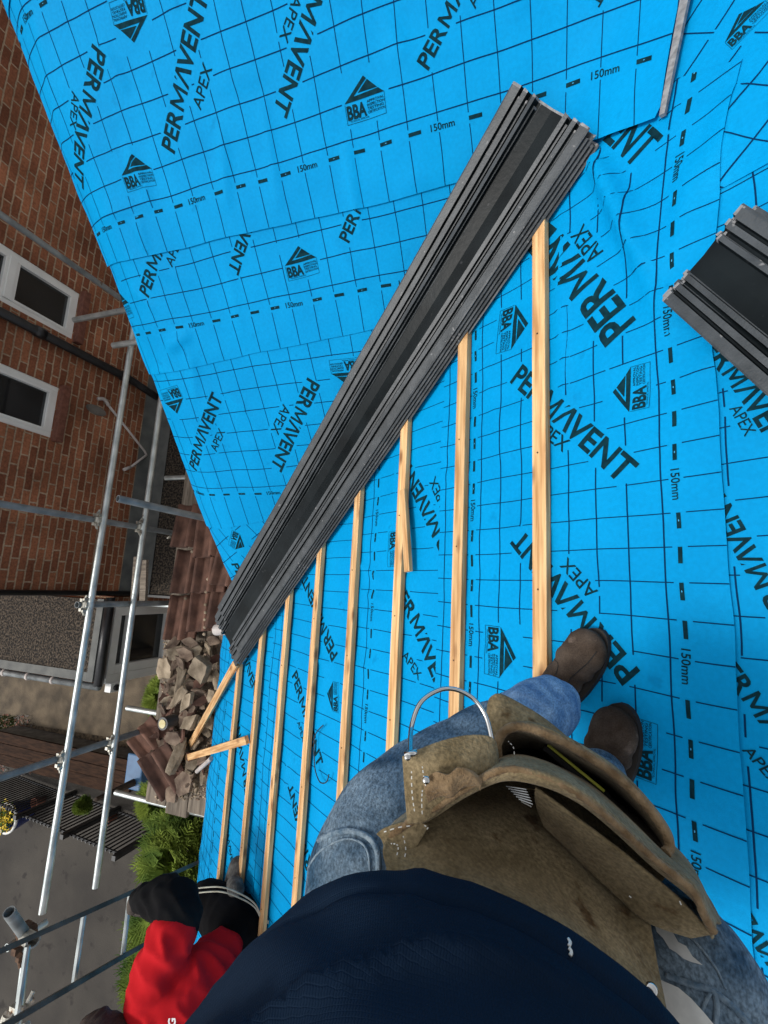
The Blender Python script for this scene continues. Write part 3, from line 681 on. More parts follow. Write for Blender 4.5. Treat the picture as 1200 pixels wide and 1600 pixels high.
# narrow grey strip at the top
g0, g1 = HA(1078, -30, .03), HA(1036, 183, .025)
t_ = (g0 - g1).normalized(); sdv = t_.cross(nA).normalized()
mb = MB(); mb.add([g1 - sdv * .006, g1 + sdv * .009, g0 + sdv * .013, g0 - sdv * .013] + [q + nA * .012 for q in (g1 - sdv * .006, g1 + sdv * .009, g0 + sdv * .013, g0 - sdv * .013)],
                  [(3, 2, 1, 0), (4, 5, 6, 7), (0, 1, 5, 4), (1, 2, 6, 5), (2, 3, 7, 6), (3, 0, 4, 7)])
tag(mb.build('edging_strip', 'grpe'), 'narrow grey edging strip lying at the upper edge of the topmost membrane', 'strip')
# bent wire on the membrane
wp = [HA(x, y, .03) for x, y in ((505, 1133), (492, 1150), (491, 1185), (493, 1205), (500, 1222), (510, 1222), (514, 1210))]
tag(MB().tube(crv(wp, 30), .0028, 6).build('bent_wire', 'black', smooth=True), 'thin bent black wire lying beside the fifth batten', 'wire')

# ------------------------------------------------------------------ roof body under the membranes, and its walls
rf = empty('tiled_house', (0, 0, -4.6), 'house being re-roofed, its boarded roof slopes covered with blue membrane', 'house')
mb = MB()
def slab(pts, n, t): 
    vs = [q - n * .035 for q in pts] + [q - n * (.035 + t) for q in pts]; k = len(pts)
    mb.add(vs, [tuple(range(k)), tuple(range(2 * k - 1, k - 1, -1))] + [(i, i + k, (i + 1) % k + k, (i + 1) % k) for i in range(k)])
def pa(y, s): return Vector((s * math.cos(THA), y, s * math.sin(THA)))
slab([pa(-6, -3.0), pa(-6, 1.5), pa(vy(1.5), 1.5), pa(-.4, -2.95)], nA, .03)
slab([pB + hB * a + uB * b for a, b in ((-1.90, -1.8), (1.5, .9), (1.5, 2.4), (-1.90, 2.4))], nB, .03)
mb.build('roof', 'oldwood', rf)
mb = MB(); q = [(-2.42, -6), (-2.42, -.35), (-2.05, -.35), (-2.05, 4.0), (4, 4.0), (4, -6)]
mb.add([(x, y, -4.6) for x, y in q] + [(x, y, z) for (x, y), z in zip(q, (-1.78, -1.78, -1.52, -1.52, -1.52, -1.78))],
       [tuple(range(6, 12))] + [(i, (i + 1) % 6, (i + 1) % 6 + 6, i + 6) for i in range(6)])
zt = lambda y: max(-1.6, (y - Y0B) * math.tan(THB) - .12)
mb.add([(-2.06, -.3, -1.5), (-2.06, 4, -1.5), (-2.06, 4, zt(4)), (-2.06, -.3, -1.45)], [(0, 1, 2, 3)])
mb.build('wall', 'upvc', rf)  # unseen wall made white to bounce light onto the windows opposite

# ------------------------------------------------------------------ neighbouring brick house
XW = -4.8
nb = empty('brick_house', (XW, 1, -4.6), 'two-storey brick house beyond the scaffold with white windows', 'house')
def wpt(px, py): q = HX(px, py, XW); return q
w1a, w1b = wpt(125, 459), wpt(112, 530); w2a, w2b = wpt(93, 606), wpt(76, 683)
wins = [(w1b.y, w1a.y, w1a.z, w1a.z + 1.25), (w2b.y, w2a.y, w2a.z, w2a.z + 1.25)]
YC = -.24; mb = MB()
ys = sorted([YC, 9.0] + [v for q in wins for v in q[:2]]); zs = sorted([-4.6, 2.6] + [v for q in wins for v in q[2:]])
for i in range(len(ys) - 1):
    for j in range(len(zs) - 1):
        cy, cz = (ys[i] + ys[i + 1]) / 2, (zs[j] + zs[j + 1]) / 2
        if any(a < cy < b and c < cz < d for a, b, c, d in wins): continue
        mb.add([(XW, ys[i], zs[j]), (XW, ys[i + 1], zs[j]), (XW, ys[i + 1], zs[j + 1]), (XW, ys[i], zs[j + 1])], [(0, 1, 2, 3)])
for a, b, c, d in wins:
    mb.add([(XW, a, c), (XW, b, c), (XW, b, d), (XW, a, d), (XW - .1, a, c), (XW - .1, b, c), (XW - .1, b, d), (XW - .1, a, d)], [(0, 1, 5, 4), (2, 3, 7, 6), (1, 2, 6, 5), (3, 0, 4, 7)])
mb.add([(XW, YC, -4.6), (XW - 6, YC, -4.6), (XW - 6, YC, 2.6), (XW, YC, 2.6)], [(0, 1, 2, 3)])
mb.build('wall', 'brick', nb)
for i, (a, b, c, d) in enumerate(wins):
    fr = MB(); t = .055; x0_, x1_ = XW - .085, XW - .01
    fr.aabb((x0_, a, c), (x1_, a + t, d)); fr.aabb((x0_, b - t, c), (x1_, b, d)); fr.aabb((x0_, a + t, c), (x1_, b - t, c + t)); fr.aabb((x0_, a + t, d - t), (x1_, b - t, d))
    mz = c + .66 if i == 0 else d - .35
    fr.aabb((x0_ + .003, a + t, mz - .035), (x1_ + .012, b - t, mz + .035))
    for za, zb in ((c + t, mz - .035), (mz + .035, d - t)):      # opening sashes
        fr.aabb((x0_ + .02, a + t, za), (x1_ + .004, a + t + .03, zb)); fr.aabb((x0_ + .02, b - t - .03, za), (x1_ + .004, b - t, zb))
        fr.aabb((x0_ + .02, a + t + .03, za), (x1_ + .004, b - t - .03, za + .03)); fr.aabb((x0_ + .02, a + t + .03, zb - .03), (x1_ + .004, b - t - .03, zb))
    f = fr.build('window', 'upvc', nb, bevel=.004)
    MB().aabb((XW - .055, a + t, c + t), (XW - .048, b - t, d - t)).build('pane', 'glass', f)
    MB().aabb((XW - .09, a - .03, c - .075), (XW + .075, b + .03, c - .003)).build('sill', 'tilesill', f, bevel=.004)
# curtain-like pale shapes indoors are left to reflections
py_ = wpt(100, 543).y
pipe = MB().tube([(XW + .05, py_, 2.6), (XW + .05, py_, -2.45), (XW + .07, py_ - .03, -2.6), (XW + .16, py_ - .1, -2.78)], .045, 14)
for z in (-2.40, -1.4, .2): pipe.tube([(XW + .05, py_, z), (XW + .05, py_, z + .09)], .056, 14)
pipe.build('drainpipe', 'black', nb, smooth=True)
p2 = wpt(60, 926).y
MB().tube([(XW + .035, p2 + .0, 2.6), (XW + .035, p2, -2.95)], .028, 10).build('drainpipe', 'black', nb, smooth=True)
# waste pipe with two elbows
wq = [HX(x, y, XW + .05) for x, y in ((153, 623), (163, 624), (170, 634), (226, 705), (229, 711), (204, 730), (193, 734))]
wp_ = MB().tube(crv(wq[:2] + [wq[2]], 8), .019, 10); wp_.tube([wq[2], wq[3], wq[4]], .014, 10); wp_.tube([wq[4], wq[5]], .014, 10); wp_.tube([wq[5], wq[6]], .019, 10)
wp_.build('waste_pipe', 'pipe', nb, smooth=True)
# mortar patch round the pipe hole
pc = HX(150, 641, XW + .004); vs = [pc + Vector((0, .0, 0))] + [pc + Vector((.004 + .004 * n3(k, 1, 2), math.cos(k * .5236) * (.055 + .02 * n3(k, 3, 3)), math.sin(k * .5236) * (.13 + .05 * n3(k, 5, 1)))) for k in range(12)]
obj('mortar_patch', vs, [(0, 1 + k, 1 + (k + 1) % 12) for k in range(12)], 'slab', nb)
# flashing, flat roofs and the lower wing
fz = -2.74
fl = MB(); fl.add([(XW + .004, YC, fz), (XW + .004, 5, fz), (XW + .05, 5, fz - .17), (XW + .05, YC, fz - .17), (XW + .26, 5, fz - .20), (XW + .26, YC, fz - .20)],
                  [(0, 3, 2, 1), (3, 5, 4, 2)])
fl.build('flashing', 'lead', nb, solid=.004)
lw = empty('flat_roof_extension', (-4.3, 1, -4.6), 'single-storey extension with a brown gravel flat roof against the brick house', 'extension')
MB().aabb((XW + .01, YC + .02, -3.03), (-3.85, 5, -2.955)).build('roof', 'gravel', lw)
MB().aabb((XW + .01, YC + .05, -4.6), (-3.9, 4.98, -3.03)).build('wall', 'brick', lw)
lv = MB(); lv.aabb((-3.85, YC + .02, -3.1), (-3.82, 5, -2.90)); lv.aabb((XW + .06, YC - .01, -3.1), (-3.82, YC + .017, -2.90)); lv.build('fascia', 'black', lw)
# far flat roof at the left, with window below
g_ = empty('garage', (-6, -.6, -4.6), 'low wing with felt-edged gravel flat roof and a white window below', 'extension')
ZR = -2.58
ra, rb = HZ(160, 1000, ZR), HZ(100, 1062, ZR)
GX, GY = ra.x, rb.y + .02
fz0 = HZ(147, 1000, ZR).x; 
MB().aabb((GX - 5, GY + .10, ZR - .1), (fz0 - .02, YC - .06, ZR)).build('roof', 'gravel', g_)
ft = MB(); ft.aabb((fz0 - .02, GY, ZR - .1), (GX - .05, YC - .05, ZR + .012)); ft.aabb((GX - 5, GY, ZR - .1), (fz0 - .023, GY + .1, ZR + .010)); ft.build('felt_edging', 'lead', g_)
# gutter on the front: black half tube
MB().tube([(GX, GY - .04, ZR - .03), (GX, YC - .03, ZR - .03)], .05, 12).build('gutter', 'black', g_, smooth=True)
gt = MB(); gt.tube([(GX - 5, GY - .05, ZR - .02), (GX + .03, GY - .05, ZR - .02)], .036, 12)
for k in range(12): gt.tube([(GX - .25 - .42 * k, GY - .05, ZR - .02), (GX - .28 - .42 * k, GY - .05, ZR - .02)], .045, 12, 1)
gt.build('gutter', ['galvd', 'pipe'], g_, smooth=True)
q0, q1 = HX(178, 958, GX - .02), HX(258, 1050, GX - .02)
WY0, WY1, WZ0, WZ1 = q1.y, YC - .14, q1.z, ZR - .12
gw = MB(); X_ = GX - .03
gw.aabb((GX - 5, GY + .03, -4.6), (X_, WY0, ZR - .1)); gw.aabb((GX - 5, WY1, -4.6), (X_, YC - .02, ZR - .1)); gw.aabb((GX - 5, WY0, -4.6), (X_, WY1, WZ0)); gw.aabb((GX - 5, WY0, WZ1), (X_, WY1, ZR - .1))
gw.aabb((GX - 5, WY0, WZ0), (X_ - .3, WY1, WZ1)); gw.build('wall', 'brick', g_)
fr = MB(); t = .10; x0_, x1_ = X_ - .08, X_ + .03; MY = WY0 + .20
fr.aabb((x0_, WY0, WZ0), (x1_, WY0 + t, WZ1)); fr.aabb((x0_, WY1 - t, WZ0), (x1_, WY1, WZ1)); fr.aabb((x0_, WY0 + t, WZ0), (x1_, WY1 - t, WZ0 + t)); fr.aabb((x0_, WY0 + t, WZ1 - t), (x1_, WY1 - t, WZ1))
fr.aabb((x0_ - .01, WY0 + t, WZ0 + t), (x1_ - .006, MY, WZ1 - t)); zz = WZ1 - .24; fr.aabb((x0_ + .006, MY, zz - .025), (x1_ + .008, WY1 - t, zz + .025))
f = fr.build('window', 'upvc', g_, bevel=.004)
MB().aabb((X_ - .05, MY, WZ0 + t), (X_ - .04, WY1 - t, WZ1 - t)).build('pane', 'glass', f)
MB().aabb((X_ - .08, WY0 - .03, WZ0 - .05), (X_ + .16, WY1 + .03, WZ0 - .003)).build('sill', 'upvc', f, bevel=.004)
lm = HX(175, 1073, GX); lb_ = MB(); lb_.aabb(lm - Vector((.03, .05, .07)), lm + Vector((.06, .05, .07))); lb_.tube([lm + Vector((.055, 0, 0)), lm + Vector((.085, 0, 0))], .035, 14, 1)
tag(lb_.build('outside_lamp', ['upvc', 'black'], bevel=.004), 'small white outside lamp with a round dark lens below the gutter corner', 'lamp')

# ------------------------------------------------------------------ ground
GZ = -4.6
def gs(name, pts, z, m, kind='structure'):
    o = obj(name, [Vector((q[0], q[1], z)) for q in pts], [tuple(range(len(pts)))], m); o['kind'] = kind; return o
gs('ground', [(-60, -60), (60, -60), (60, 60), (-60, 60)], GZ - .008, 'soil')
z0 = lambda x, y: (HZ(x, y, GZ).x, HZ(x, y, GZ).y)
gs('driveway', [(-30, -30), (8, -30), (8, z0(200, 1200)[1]), (-30, z0(0, 1228)[1])], GZ - .004, 'asphalt')
gs('path', [(-14, z0(60, 1150)[1]), (-2.0, z0(230, 1150)[1] + .0), (-2.0, -.6), (-14, -.6)], GZ + .002, 'path')
# lawn patch
mb = MB(); rnd = random.Random(3)
for _ in range(2600):
    x, y = z0(rnd.uniform(-60, 26), rnd.uniform(1118, 1172)); a = rnd.uniform(0, 6.3); h = rnd.uniform(.03, .09)
    mb.add([(x, y, GZ), (x + .012 * math.cos(a), y + .012 * math.sin(a), GZ), (x + .03 * math.cos(a * 3), y + .03 * math.sin(a * 3), GZ + h)], [(0, 1, 2)])
tag(mb.build('grass', 'fol2'), 'patch of green grass at the left edge beside the leaf litter', 'grass', kind='stuff')
mb = MB()
for _ in range(900):
    x, y = z0(rnd.uniform(-40, 52), rnd.uniform(1118, 1210)); a = rnd.uniform(0, 6.3); s_ = rnd.uniform(.02, .05)
    mb.add([(x, y, GZ + rnd.uniform(.005, .04)), (x + s_ * math.cos(a), y + s_ * math.sin(a), GZ + rnd.uniform(.005, .03)), (x + s_ * math.cos(a + 1.2), y + s_ * math.sin(a + 1.2), GZ + rnd.uniform(.01, .04))], [(0, 1, 2)], rnd.randint(0, 1))
tag(mb.build('leaf_litter', ['tilesill', 'slab']), 'brown fallen leaves and twigs in the garden bed', 'leaves', kind='stuff')
# raised bed: timber-topped low wall
bx0, bx1 = z0(18, 1172), z0(212, 1200)
rbd = empty('raised_bed', (-7, -3.0, GZ), 'low raised bed with grey stone side and dark timber top behind the railings', 'raised bed')
yb1 = z0(100, 1148)[1]; yb0 = yb1 - .46; zb = GZ + .38
m1 = MB(); 
for k in range(9):
    xa = -8.75 + k * .33; m1.aabb((xa + .004, yb0, GZ), (xa + .326, yb0 + .09, zb - .03))
m1.aabb((-8.75, yb1 - .09, GZ), (-5.78, yb1, zb - .03)); m1.build('stone_side', 'slab', rbd, bevel=.006)
m1 = MB()
for k in range(3): m1.aabb((-8.8, yb0 - .02 + k * .165, zb - .028), (-5.72, yb0 + .14 + k * .165, zb + .01 + .004 * (k % 2)))
m1.build('timber_top', 'deck', rbd, bevel=.004)
# iron railings of vertical bars along the drive
rl = empty('iron_railing', (-6.5, -3.9, GZ), 'black iron garden railings of close vertical bars beside the drive', 'railing')
fa, fb = Vector((*z0(118, 1238), GZ)), Vector((*z0(262, 1290), GZ)); m1 = MB(); nbar = 27
for k in range(nbar):
    p_ = fa.lerp(fb, k / (nbar - 1)); m1.tube([p_ + Vector((0, 0, .05)), p_ + Vector((0, 0, .86))], .011, 6)
m1.build('bars', 'black', rl)
m1 = MB(); m1.tube([fa + Vector((0, 0, .08)), fb + Vector((0, 0, .08))], .018, 8); m1.tube([fa + Vector((0, 0, .82)), fb + Vector((0, 0, .82))], .018, 8); m1.build('rail', 'black', rl)
for k in (0, .5, 1): p_ = fa.lerp(fb, k); MB().aabb(p_ + Vector((-.03, -.03, 0)), p_ + Vector((.03, .03, .93))).build('post', 'black', rl)
fa2, fb2 = Vector((*z0(20, 1205), GZ)), Vector((*z0(104, 1236), GZ)); rl2 = empty('iron_railing', tuple(fa2), 'black iron railings at the far left behind the blue flower pot', 'railing')
m1 = MB()
for k in range(22):
    p_ = fa2.lerp(fb2, k / 21); m1.tube([p_ + Vector((0, 0, .05)), p_ + Vector((0, 0, .8))], .011, 6)
m1.build('bars', 'black', rl2)
m1 = MB(); m1.tube([fa2 + Vector((0, 0, .08)), fb2 + Vector((0, 0, .08))], .018, 8); m1.tube([fa2 + Vector((0, 0, .76)), fb2 + Vector((0, 0, .76))], .018, 8); m1.build('rail', 'black', rl2)
# flower pot
pp_ = Vector((*z0(46, 1264), GZ)); pot = empty('flower_pot', tuple(pp_), 'blue and white glazed pot of yellow flowers at the left edge', 'flower pot')
m1 = MB(); m1.tube([pp_, pp_ + Vector((0, 0, .05)), pp_ + Vector((0, 0, .30)), pp_ + Vector((0, 0, .33))], [.15, .17, .22, .225], 24, inner=.88); m1.build('pot', ['pot'], pot, smooth=True)
m1 = MB(); m1.tube([pp_ + Vector((0, 0, .335)), pp_ + Vector((0, 0, .365))], .23, 24, inner=.86); m1.build('pot_rim', 'upvc', pot, smooth=True)
m1 = MB(); m2 = MB()
for _ in range(420):
    a, r_ = rnd.uniform(0, 6.3), rnd.uniform(0, .24) ; c = pp_ + Vector((r_ * math.cos(a), r_ * math.sin(a) + .05, rnd.uniform(.34, .52)))
    t = m1 if rnd.random() < .55 else m2; s_ = rnd.uniform(.018, .04); d1 = Vector((rnd.uniform(-1, 1), rnd.uniform(-1, 1), rnd.uniform(-.3, .6))).normalized() * s_; d2 = Vector((rnd.uniform(-1, 1), rnd.uniform(-1, 1), rnd.uniform(-.3, .6))).normalized() * s_
    t.add([c, c + d1, c + d1 + d2, c + d2], [(0, 1, 2, 3)])
m1.build('petals', 'flower', pot)['kind'] = 'stuff'; m2.build('foliage', 'fol2', pot)
# blue tub half hidden by the hedge
bq = Vector((*z0(232, 1188), GZ)); m1 = MB(); m1.aabb(bq + Vector((.04, -.22, .0)), bq + Vector((.3, .22, .40))); m1.aabb(bq + Vector((.02, -.24, .40)), bq + Vector((.32, .24, .44)))
tag(m1.build('garden_tub', 'bluebag', bevel=.02), 'blue plastic lidded tub half hidden by the hedge', 'bin')
# clay pots by the railings
for (x, y), lb in (((70, 1248), 'small brown pot by the railings left of the long tube'), ((180, 1275), 'small brown pot at the corner of the railings')):
    c = Vector((*z0(x, y), GZ)); m1 = MB(); m1.tube([c, c + Vector((0, 0, .16)), c + Vector((0, 0, .18))], [.05, .075, .08], 14, inner=.85); tag(m1.build('plant_pot', 'tilesill', smooth=True), lb, 'plant pot')
# ------------------------------------------------------------------ conifers under the scaffold
def conifer(px, py, d, r, h, label, seed, nm='conifer_bush'):
    c = P(px, py, d); rnd = random.Random(seed); root = empty(nm, (c.x, c.y, GZ), label, 'bush', 'green conifers below the scaffold')
    mb = MB(); top = c
    for _ in range(2200):
        a = rnd.uniform(0, 2 * math.pi); zt_ = rnd.random() ** .8; rr = r * (.30 + .75 * (1 - zt_) ** .6) * rnd.uniform(.72, 1.08) * (1 + .25 * n3(a * 1.3, zt_ * 5, seed))
        st = c + Vector((rr * .55 * math.cos(a), rr * .55 * math.sin(a), -h * (1 - zt_)))
        d_ = Vector((math.cos(a) + rnd.uniform(-.5, .5), math.sin(a) + rnd.uniform(-.5, .5), rnd.uniform(.2, 1.0))).normalized(); L = rr * rnd.uniform(.45, .7)
        sd_ = d_.cross(Vector((rnd.uniform(-.4, .4), rnd.uniform(-.4, .4), 1))).normalized()
        nst = 5
        for k in range(nst):
            o_ = st + d_ * L * (k / nst); wv = .055 * (1 - .7 * k / nst) * (r / .35)
            for sg in (-1, 1):
                tip = o_ + d_ * .05 + sd_ * sg * wv + Vector((0, 0, rnd.uniform(-.015, .02)))
                q = d_ * .010
                mb.add([o_ - q, o_ + q, tip + q * .3, tip - q * .3], [(0, 1, 2, 3)])
        o_ = st + d_ * L; mb.add([o_ - sd_ * .006, o_ + sd_ * .006, o_ + d_ * .05], [(0, 1, 2)])
    mb.build('foliage', 'fol', root)
    MB().tube([(c.x, c.y, GZ), (c.x, c.y, c.z - .25)], [.07, .03], 8).build('trunk', 'bark', root)
conifer(258, 1352, 3.95, .60, 1.3, 'broad green conifer below the board ends, right of the ladder', 1)
conifer(243, 1452, 4.0, .58, 1.3, 'green conifer seen between the rungs of the ladder', 2)
conifer(222, 1540, 4.0, .55, 1.3, 'pale green conifer beside the shoulder of the worker in red', 3)
conifer(246, 1090, 4.6, .34, 1.0, 'narrow green conifer beside the window, behind the platform edge', 4)
conifer(243, 1175, 4.6, .34, 1.0, 'narrow green conifer beside the blue tub', 5)
conifer(236, 1258, 4.5, .36, 1.0, 'narrow green conifer behind the lower pair of board ends', 6)
conifer(122, 1262, 5.9, .07, .15, 'little green shrub growing at the foot of the railings', 8, 'small_shrub')

# ------------------------------------------------------------------ scaffold
XS = -3.35; TR = .0242; ZB = -2.05
def tube(name, p0, p1, label, m='galv', r=TR, grp='scaffold tubes'):
    c = (Vector(p0) + Vector(p1)) / 2
    return tag(MB().tube([p0, p1], r, 18, inner=.86).build(name, m, smooth=False, loc=c), label, 'tube', grp)
def smooth_sides(o):
    for p_ in o.data.polygons: p_.use_smooth = True
    e = o.modifiers.new('e', 'EDGE_SPLIT'); e.split_angle = D2R(50)
    return o
a_, b_ = HX(201, 562, XS), HX(58, 1432, XS); a_ = b_ + (a_ - b_) * 1.08
smooth_sides(tube('scaffold_tube', (XS + .0, a_.y, a_.z), (XS, b_.y, a_.z * .0 + HX(130, 1000, XS).z), 'long bright guard rail tube, the outer of the two running down the photo'))
z1 = HX(130, 1000, XS).z; z2 = HX(197, 1020, XS + .0).z
c_ = HX(142, 1390, XS)
smooth_sides(tube('scaffold_tube', (XS + .01, 2.4, z2), (XS + .01, c_.y, z2), 'shorter inner bright guard rail tube with a cut end above the drive'))
o1 = bpy.data.objects
# standards: upright tubes clamped to the platform edge
SX = XS - .055
def standard(px, py, ztop, zbot, label, m='galvd'):
    q = HZ(px, py, ZB); return smooth_sides(tube('scaffold_tube', (q.x, q.y, zbot), (q.x, q.y, ztop), label, m, grp='upright scaffold tubes'))
q1 = HX(164, 815, SX); standard_y = q1.y
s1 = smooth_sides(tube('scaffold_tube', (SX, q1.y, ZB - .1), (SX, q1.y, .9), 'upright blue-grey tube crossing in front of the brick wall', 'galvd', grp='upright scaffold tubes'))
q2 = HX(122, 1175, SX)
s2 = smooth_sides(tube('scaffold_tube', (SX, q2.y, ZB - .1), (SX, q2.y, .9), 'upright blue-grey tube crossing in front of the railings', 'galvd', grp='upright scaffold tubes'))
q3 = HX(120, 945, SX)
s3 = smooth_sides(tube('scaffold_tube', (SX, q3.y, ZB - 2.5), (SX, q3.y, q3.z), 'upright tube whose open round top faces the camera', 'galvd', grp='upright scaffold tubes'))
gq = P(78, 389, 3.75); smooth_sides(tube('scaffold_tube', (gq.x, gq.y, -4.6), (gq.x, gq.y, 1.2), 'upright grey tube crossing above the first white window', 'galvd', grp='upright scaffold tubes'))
q5 = HX(40, 1462, SX)
smooth_sides(tube('scaffold_tube', (SX, q5.y, q5.z - .14), (SX, q5.y, q5.z + .12), 'upright tube at the corner coupler above the ladder', 'galv', grp='upright scaffold tubes'))
# continuing ledger below the corner
e0, e1 = P(42, 1478, 3.15), P(22, 1640, 2.9)
smooth_sides(tube('scaffold_tube', e0, e1, 'tube leaving the corner coupler towards the bottom left corner', 'galv'))
# putlog ends sticking out under the boards
for px, py, lb in ((116, 500, 'pale putlog tube end in front of the window sill'), (177, 540, 'short putlog end above the black drainpipe elbow'), (259, 747, 'short putlog end over the gravel roof'),
                   (227, 943, 'short putlog end above the lower window'), (199, 1106, 'pale putlog end beside the path'), (181, 1238, 'pale putlog end in front of the railings')):
    q = HX(px, py, XS - .10) if px > 118 else HX(px, py, -4.0)
    zq = q.z if px <= 180 and py < 600 else ZB - .09
    q = HZ(px, py, zq)
    smooth_sides(tube('scaffold_tube', (q.x, q.y, q.z), (q.x + 1.3, q.y, q.z), lb, 'galv', grp='putlog tube ends'))
k0, k1 = P(184, 779, 3.05), P(330, 812, 3.6)
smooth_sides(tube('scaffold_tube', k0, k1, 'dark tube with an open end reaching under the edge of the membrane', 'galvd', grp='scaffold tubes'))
# couplers
def coupler(c, ax1, ax2, label, m='clamp', k=1.0):
    c = Vector(c); root = empty('scaffold_coupler', tuple(c), label, 'coupler', 'scaffold couplers')
    ax1 = Vector(ax1).normalized(); ax2 = Vector(ax2).normalized(); n_ = ax1.cross(ax2).normalized()
    for ax, side in ((ax1, 1), (ax2, -1)):
        mb = MB(); o_ = c + n_ * side * 0.0
        mb.tube([o_ - ax * .022 * k, o_ + ax * .022 * k], .033 * k, 14); mb.build('clamp_body', m, root, smooth=False, bevel=.002)
    for s_ in (-1, 1):
        mb = MB(); b0 = c + (ax1 * .045 * s_ + ax2 * .042 + n_ * .03) * k; mb.tube([b0, b0 + ax1 * .03 * k * s_ + n_ * .02 * k], .009 * k, 8); mb.tube([b0 - n_ * .0, b0 + n_ * .018 * k], .016 * k, 6)
        mb.box(c + (ax1 * .036 * s_ + ax2 * .02) * k, ax1 * .012 * k, ax2 * .026 * k, n_ * .012 * k)
        mb.build('bolt', m, root)
    return root
Yx, Zx, Xx = (0, 1, 0), (0, 0, 1), (1, 0, 0)
coupler((SX + .028, q1.y, z1), Yx, Zx, 'coupler joining the outer guard rail to the upright by the brick wall')
coupler((SX + .03, q1.y, z2), Yx, Zx, 'coupler joining the inner guard rail to the upright by the brick wall')
coupler((SX + .028, q2.y, z1), Yx, Zx, 'coupler joining the outer guard rail to the upright by the railings')
coupler((SX + .03, q2.y, z2), Yx, Zx, 'coupler joining the inner guard rail to the upright by the railings')
coupler((SX + .028, q3.y, z1), Yx, Zx, 'coupler beside the open round tube top')
coupler((SX, q1.y, ZB - .02), Xx, Zx, 'coupler at the foot of the upright beside the brown tiles')
coupler((SX, q2.y, ZB - .02), Xx, Zx, 'coupler at the foot of the upright beside the rubble')
cc = HX(42, 1460, XS)
coupler(cc, Yx, Zx, 'heavy rusty coupler at the corner above the ladder', 'rust', 1.7)
tag(MB().tube([P(52, 1470, 2.9), P(40, 1464, 2.98)], .040, 16, inner=.72).build('coupler_ring', 'clamp'), 'open round coupler end on the rusty corner joint', 'coupler')
smooth_sides(tube('scaffold_tube', P(14, 1425, 2.85), P(40, 1462, 3.0), 'short grey tube stub sticking out of the corner coupler', 'galvd', r=.032))
coupler(P(18, 1590, 2.75), Yx, Xx, 'coupler in the bottom left corner of the photo', 'clamp', 1.4)
# boards
for k in range(4):
    x0_ = XS - .03 + .232 * k
    o = MB().aabb((x0_, -1.98 - .05 * (k % 2), ZB - .038), (x0_ + .225, 2.6, ZB + .0)).build('scaffold_board', 'board', bevel=.004, loc=(x0_ + .11, .3, ZB))
    tag(o, ['outermost scaffold board with its pale edge along the drop', 'second scaffold board from the outer edge', 'second scaffold board from the eave', 'scaffold board closest to the eave'][k], 'board', 'scaffold boards of the platform')
# toe plank and loose planks by the tiles
loose(P(226, 875, 4.35), P(224, 942, 4.3), 'pale plank end standing beside the gravel roof', 'board', .07, .03, 'plank')
loose(P(213, 870, 4.35), P(208, 935, 4.3), 'narrower plank end by the grey flashing', 'board', .035, .03, 'plank')

# ------------------------------------------------------------------ roof tiles on the platform
def tile_mesh():
    vs, fs = [], []; n = 20; Lt, Wt = .40, .32
    pr_ = []
    for i in range(n + 1):
        x = -Wt / 2 + Wt * i / n; t = i / n
        z = .055 * math.exp(-((t - .10) / .085) ** 4) + .055 * math.exp(-((t - .60) / .085) ** 4); pr_.append((x, z))
    for j in range(9):
        y = -Lt / 2 + Lt * j / 8
        for x, z in pr_: vs.append((x, y, z))
    N = n + 1
    for j in range(8):
        for i in range(n): a = j * N + i; fs.append((a, a + 1, a + N + 1, a + N))
    return vs, fs
TV, TF = tile_mesh()
tme = bpy.data.meshes.new('roof_tile'); tme.from_pydata(TV, [], TF); tme.materials.append(M['tile'])
for p_ in tme.polygons: p_.use_smooth = True
def tile(px, py, z, rot, tilt, label, roll=0):
    q = HZ(px, py, z); o = bpy.data.objects.new('roof_tile', tme); COL.objects.link(o); o.location = q; o.rotation_euler = (tilt, roll, rot)
    s = o.modifiers.new('t', 'SOLIDIFY'); s.thickness = .020; s.offset = -1
    tag(o, label, 'roof tile', 'brown ribbed roof tiles stacked on the platform')
rr = random.Random(5)
TL = [(298, 822, 'top left tile, beside the clamp of the upright tube'), (297, 893, 'left tile over the gravel roof edge'), (286, 965, 'lower left tile next to the white window'),
      (332, 835, 'upper tile tucked under the edge of the blue membrane'), (330, 890, 'middle tile with a mortar dab'), (322, 950, 'tile with a row of pale dots, above the rubble'),
      (362, 880, 'right tile half hidden by the membrane'), (354, 945, 'dark red tile right by the trough foot')]
for i, (x, y, lb) in enumerate(TL):
    tile(x, y, ZB + .08 + .050 * (2 - i % 3) + (.06 if x > 300 else 0), rr.uniform(-.09, .09) + (.0 if x < 300 else .03), -.14, 'brown ribbed concrete ' + lb, .03)
tile(258, 1205, ZB + .14, .55, .30, 'large loose brown tile tilted on edge low in the rubble')
tile(240, 1165, ZB + .10, .9, .10, 'flat brown tile lying below the round black roll')

for i, (x, y) in enumerate(((321, 945), (321, 957), (320, 968), (320, 980), (319, 991), (325, 905), (322, 925), (290, 935), (300, 862))):
    mb = MB(); c = HZ(x, y, ZB + .235); ball(mb, c, 1, sx=(Vector((.016, 0, 0)), Vector((0, .014, 0)), Vector((0, 0, .010)))); tag(mb.build('mortar_dab', 'rubble', smooth=True), 'pale dab of old mortar stuck on the brown tiles', 'mortar', 'mortar dabs on the brown tiles')
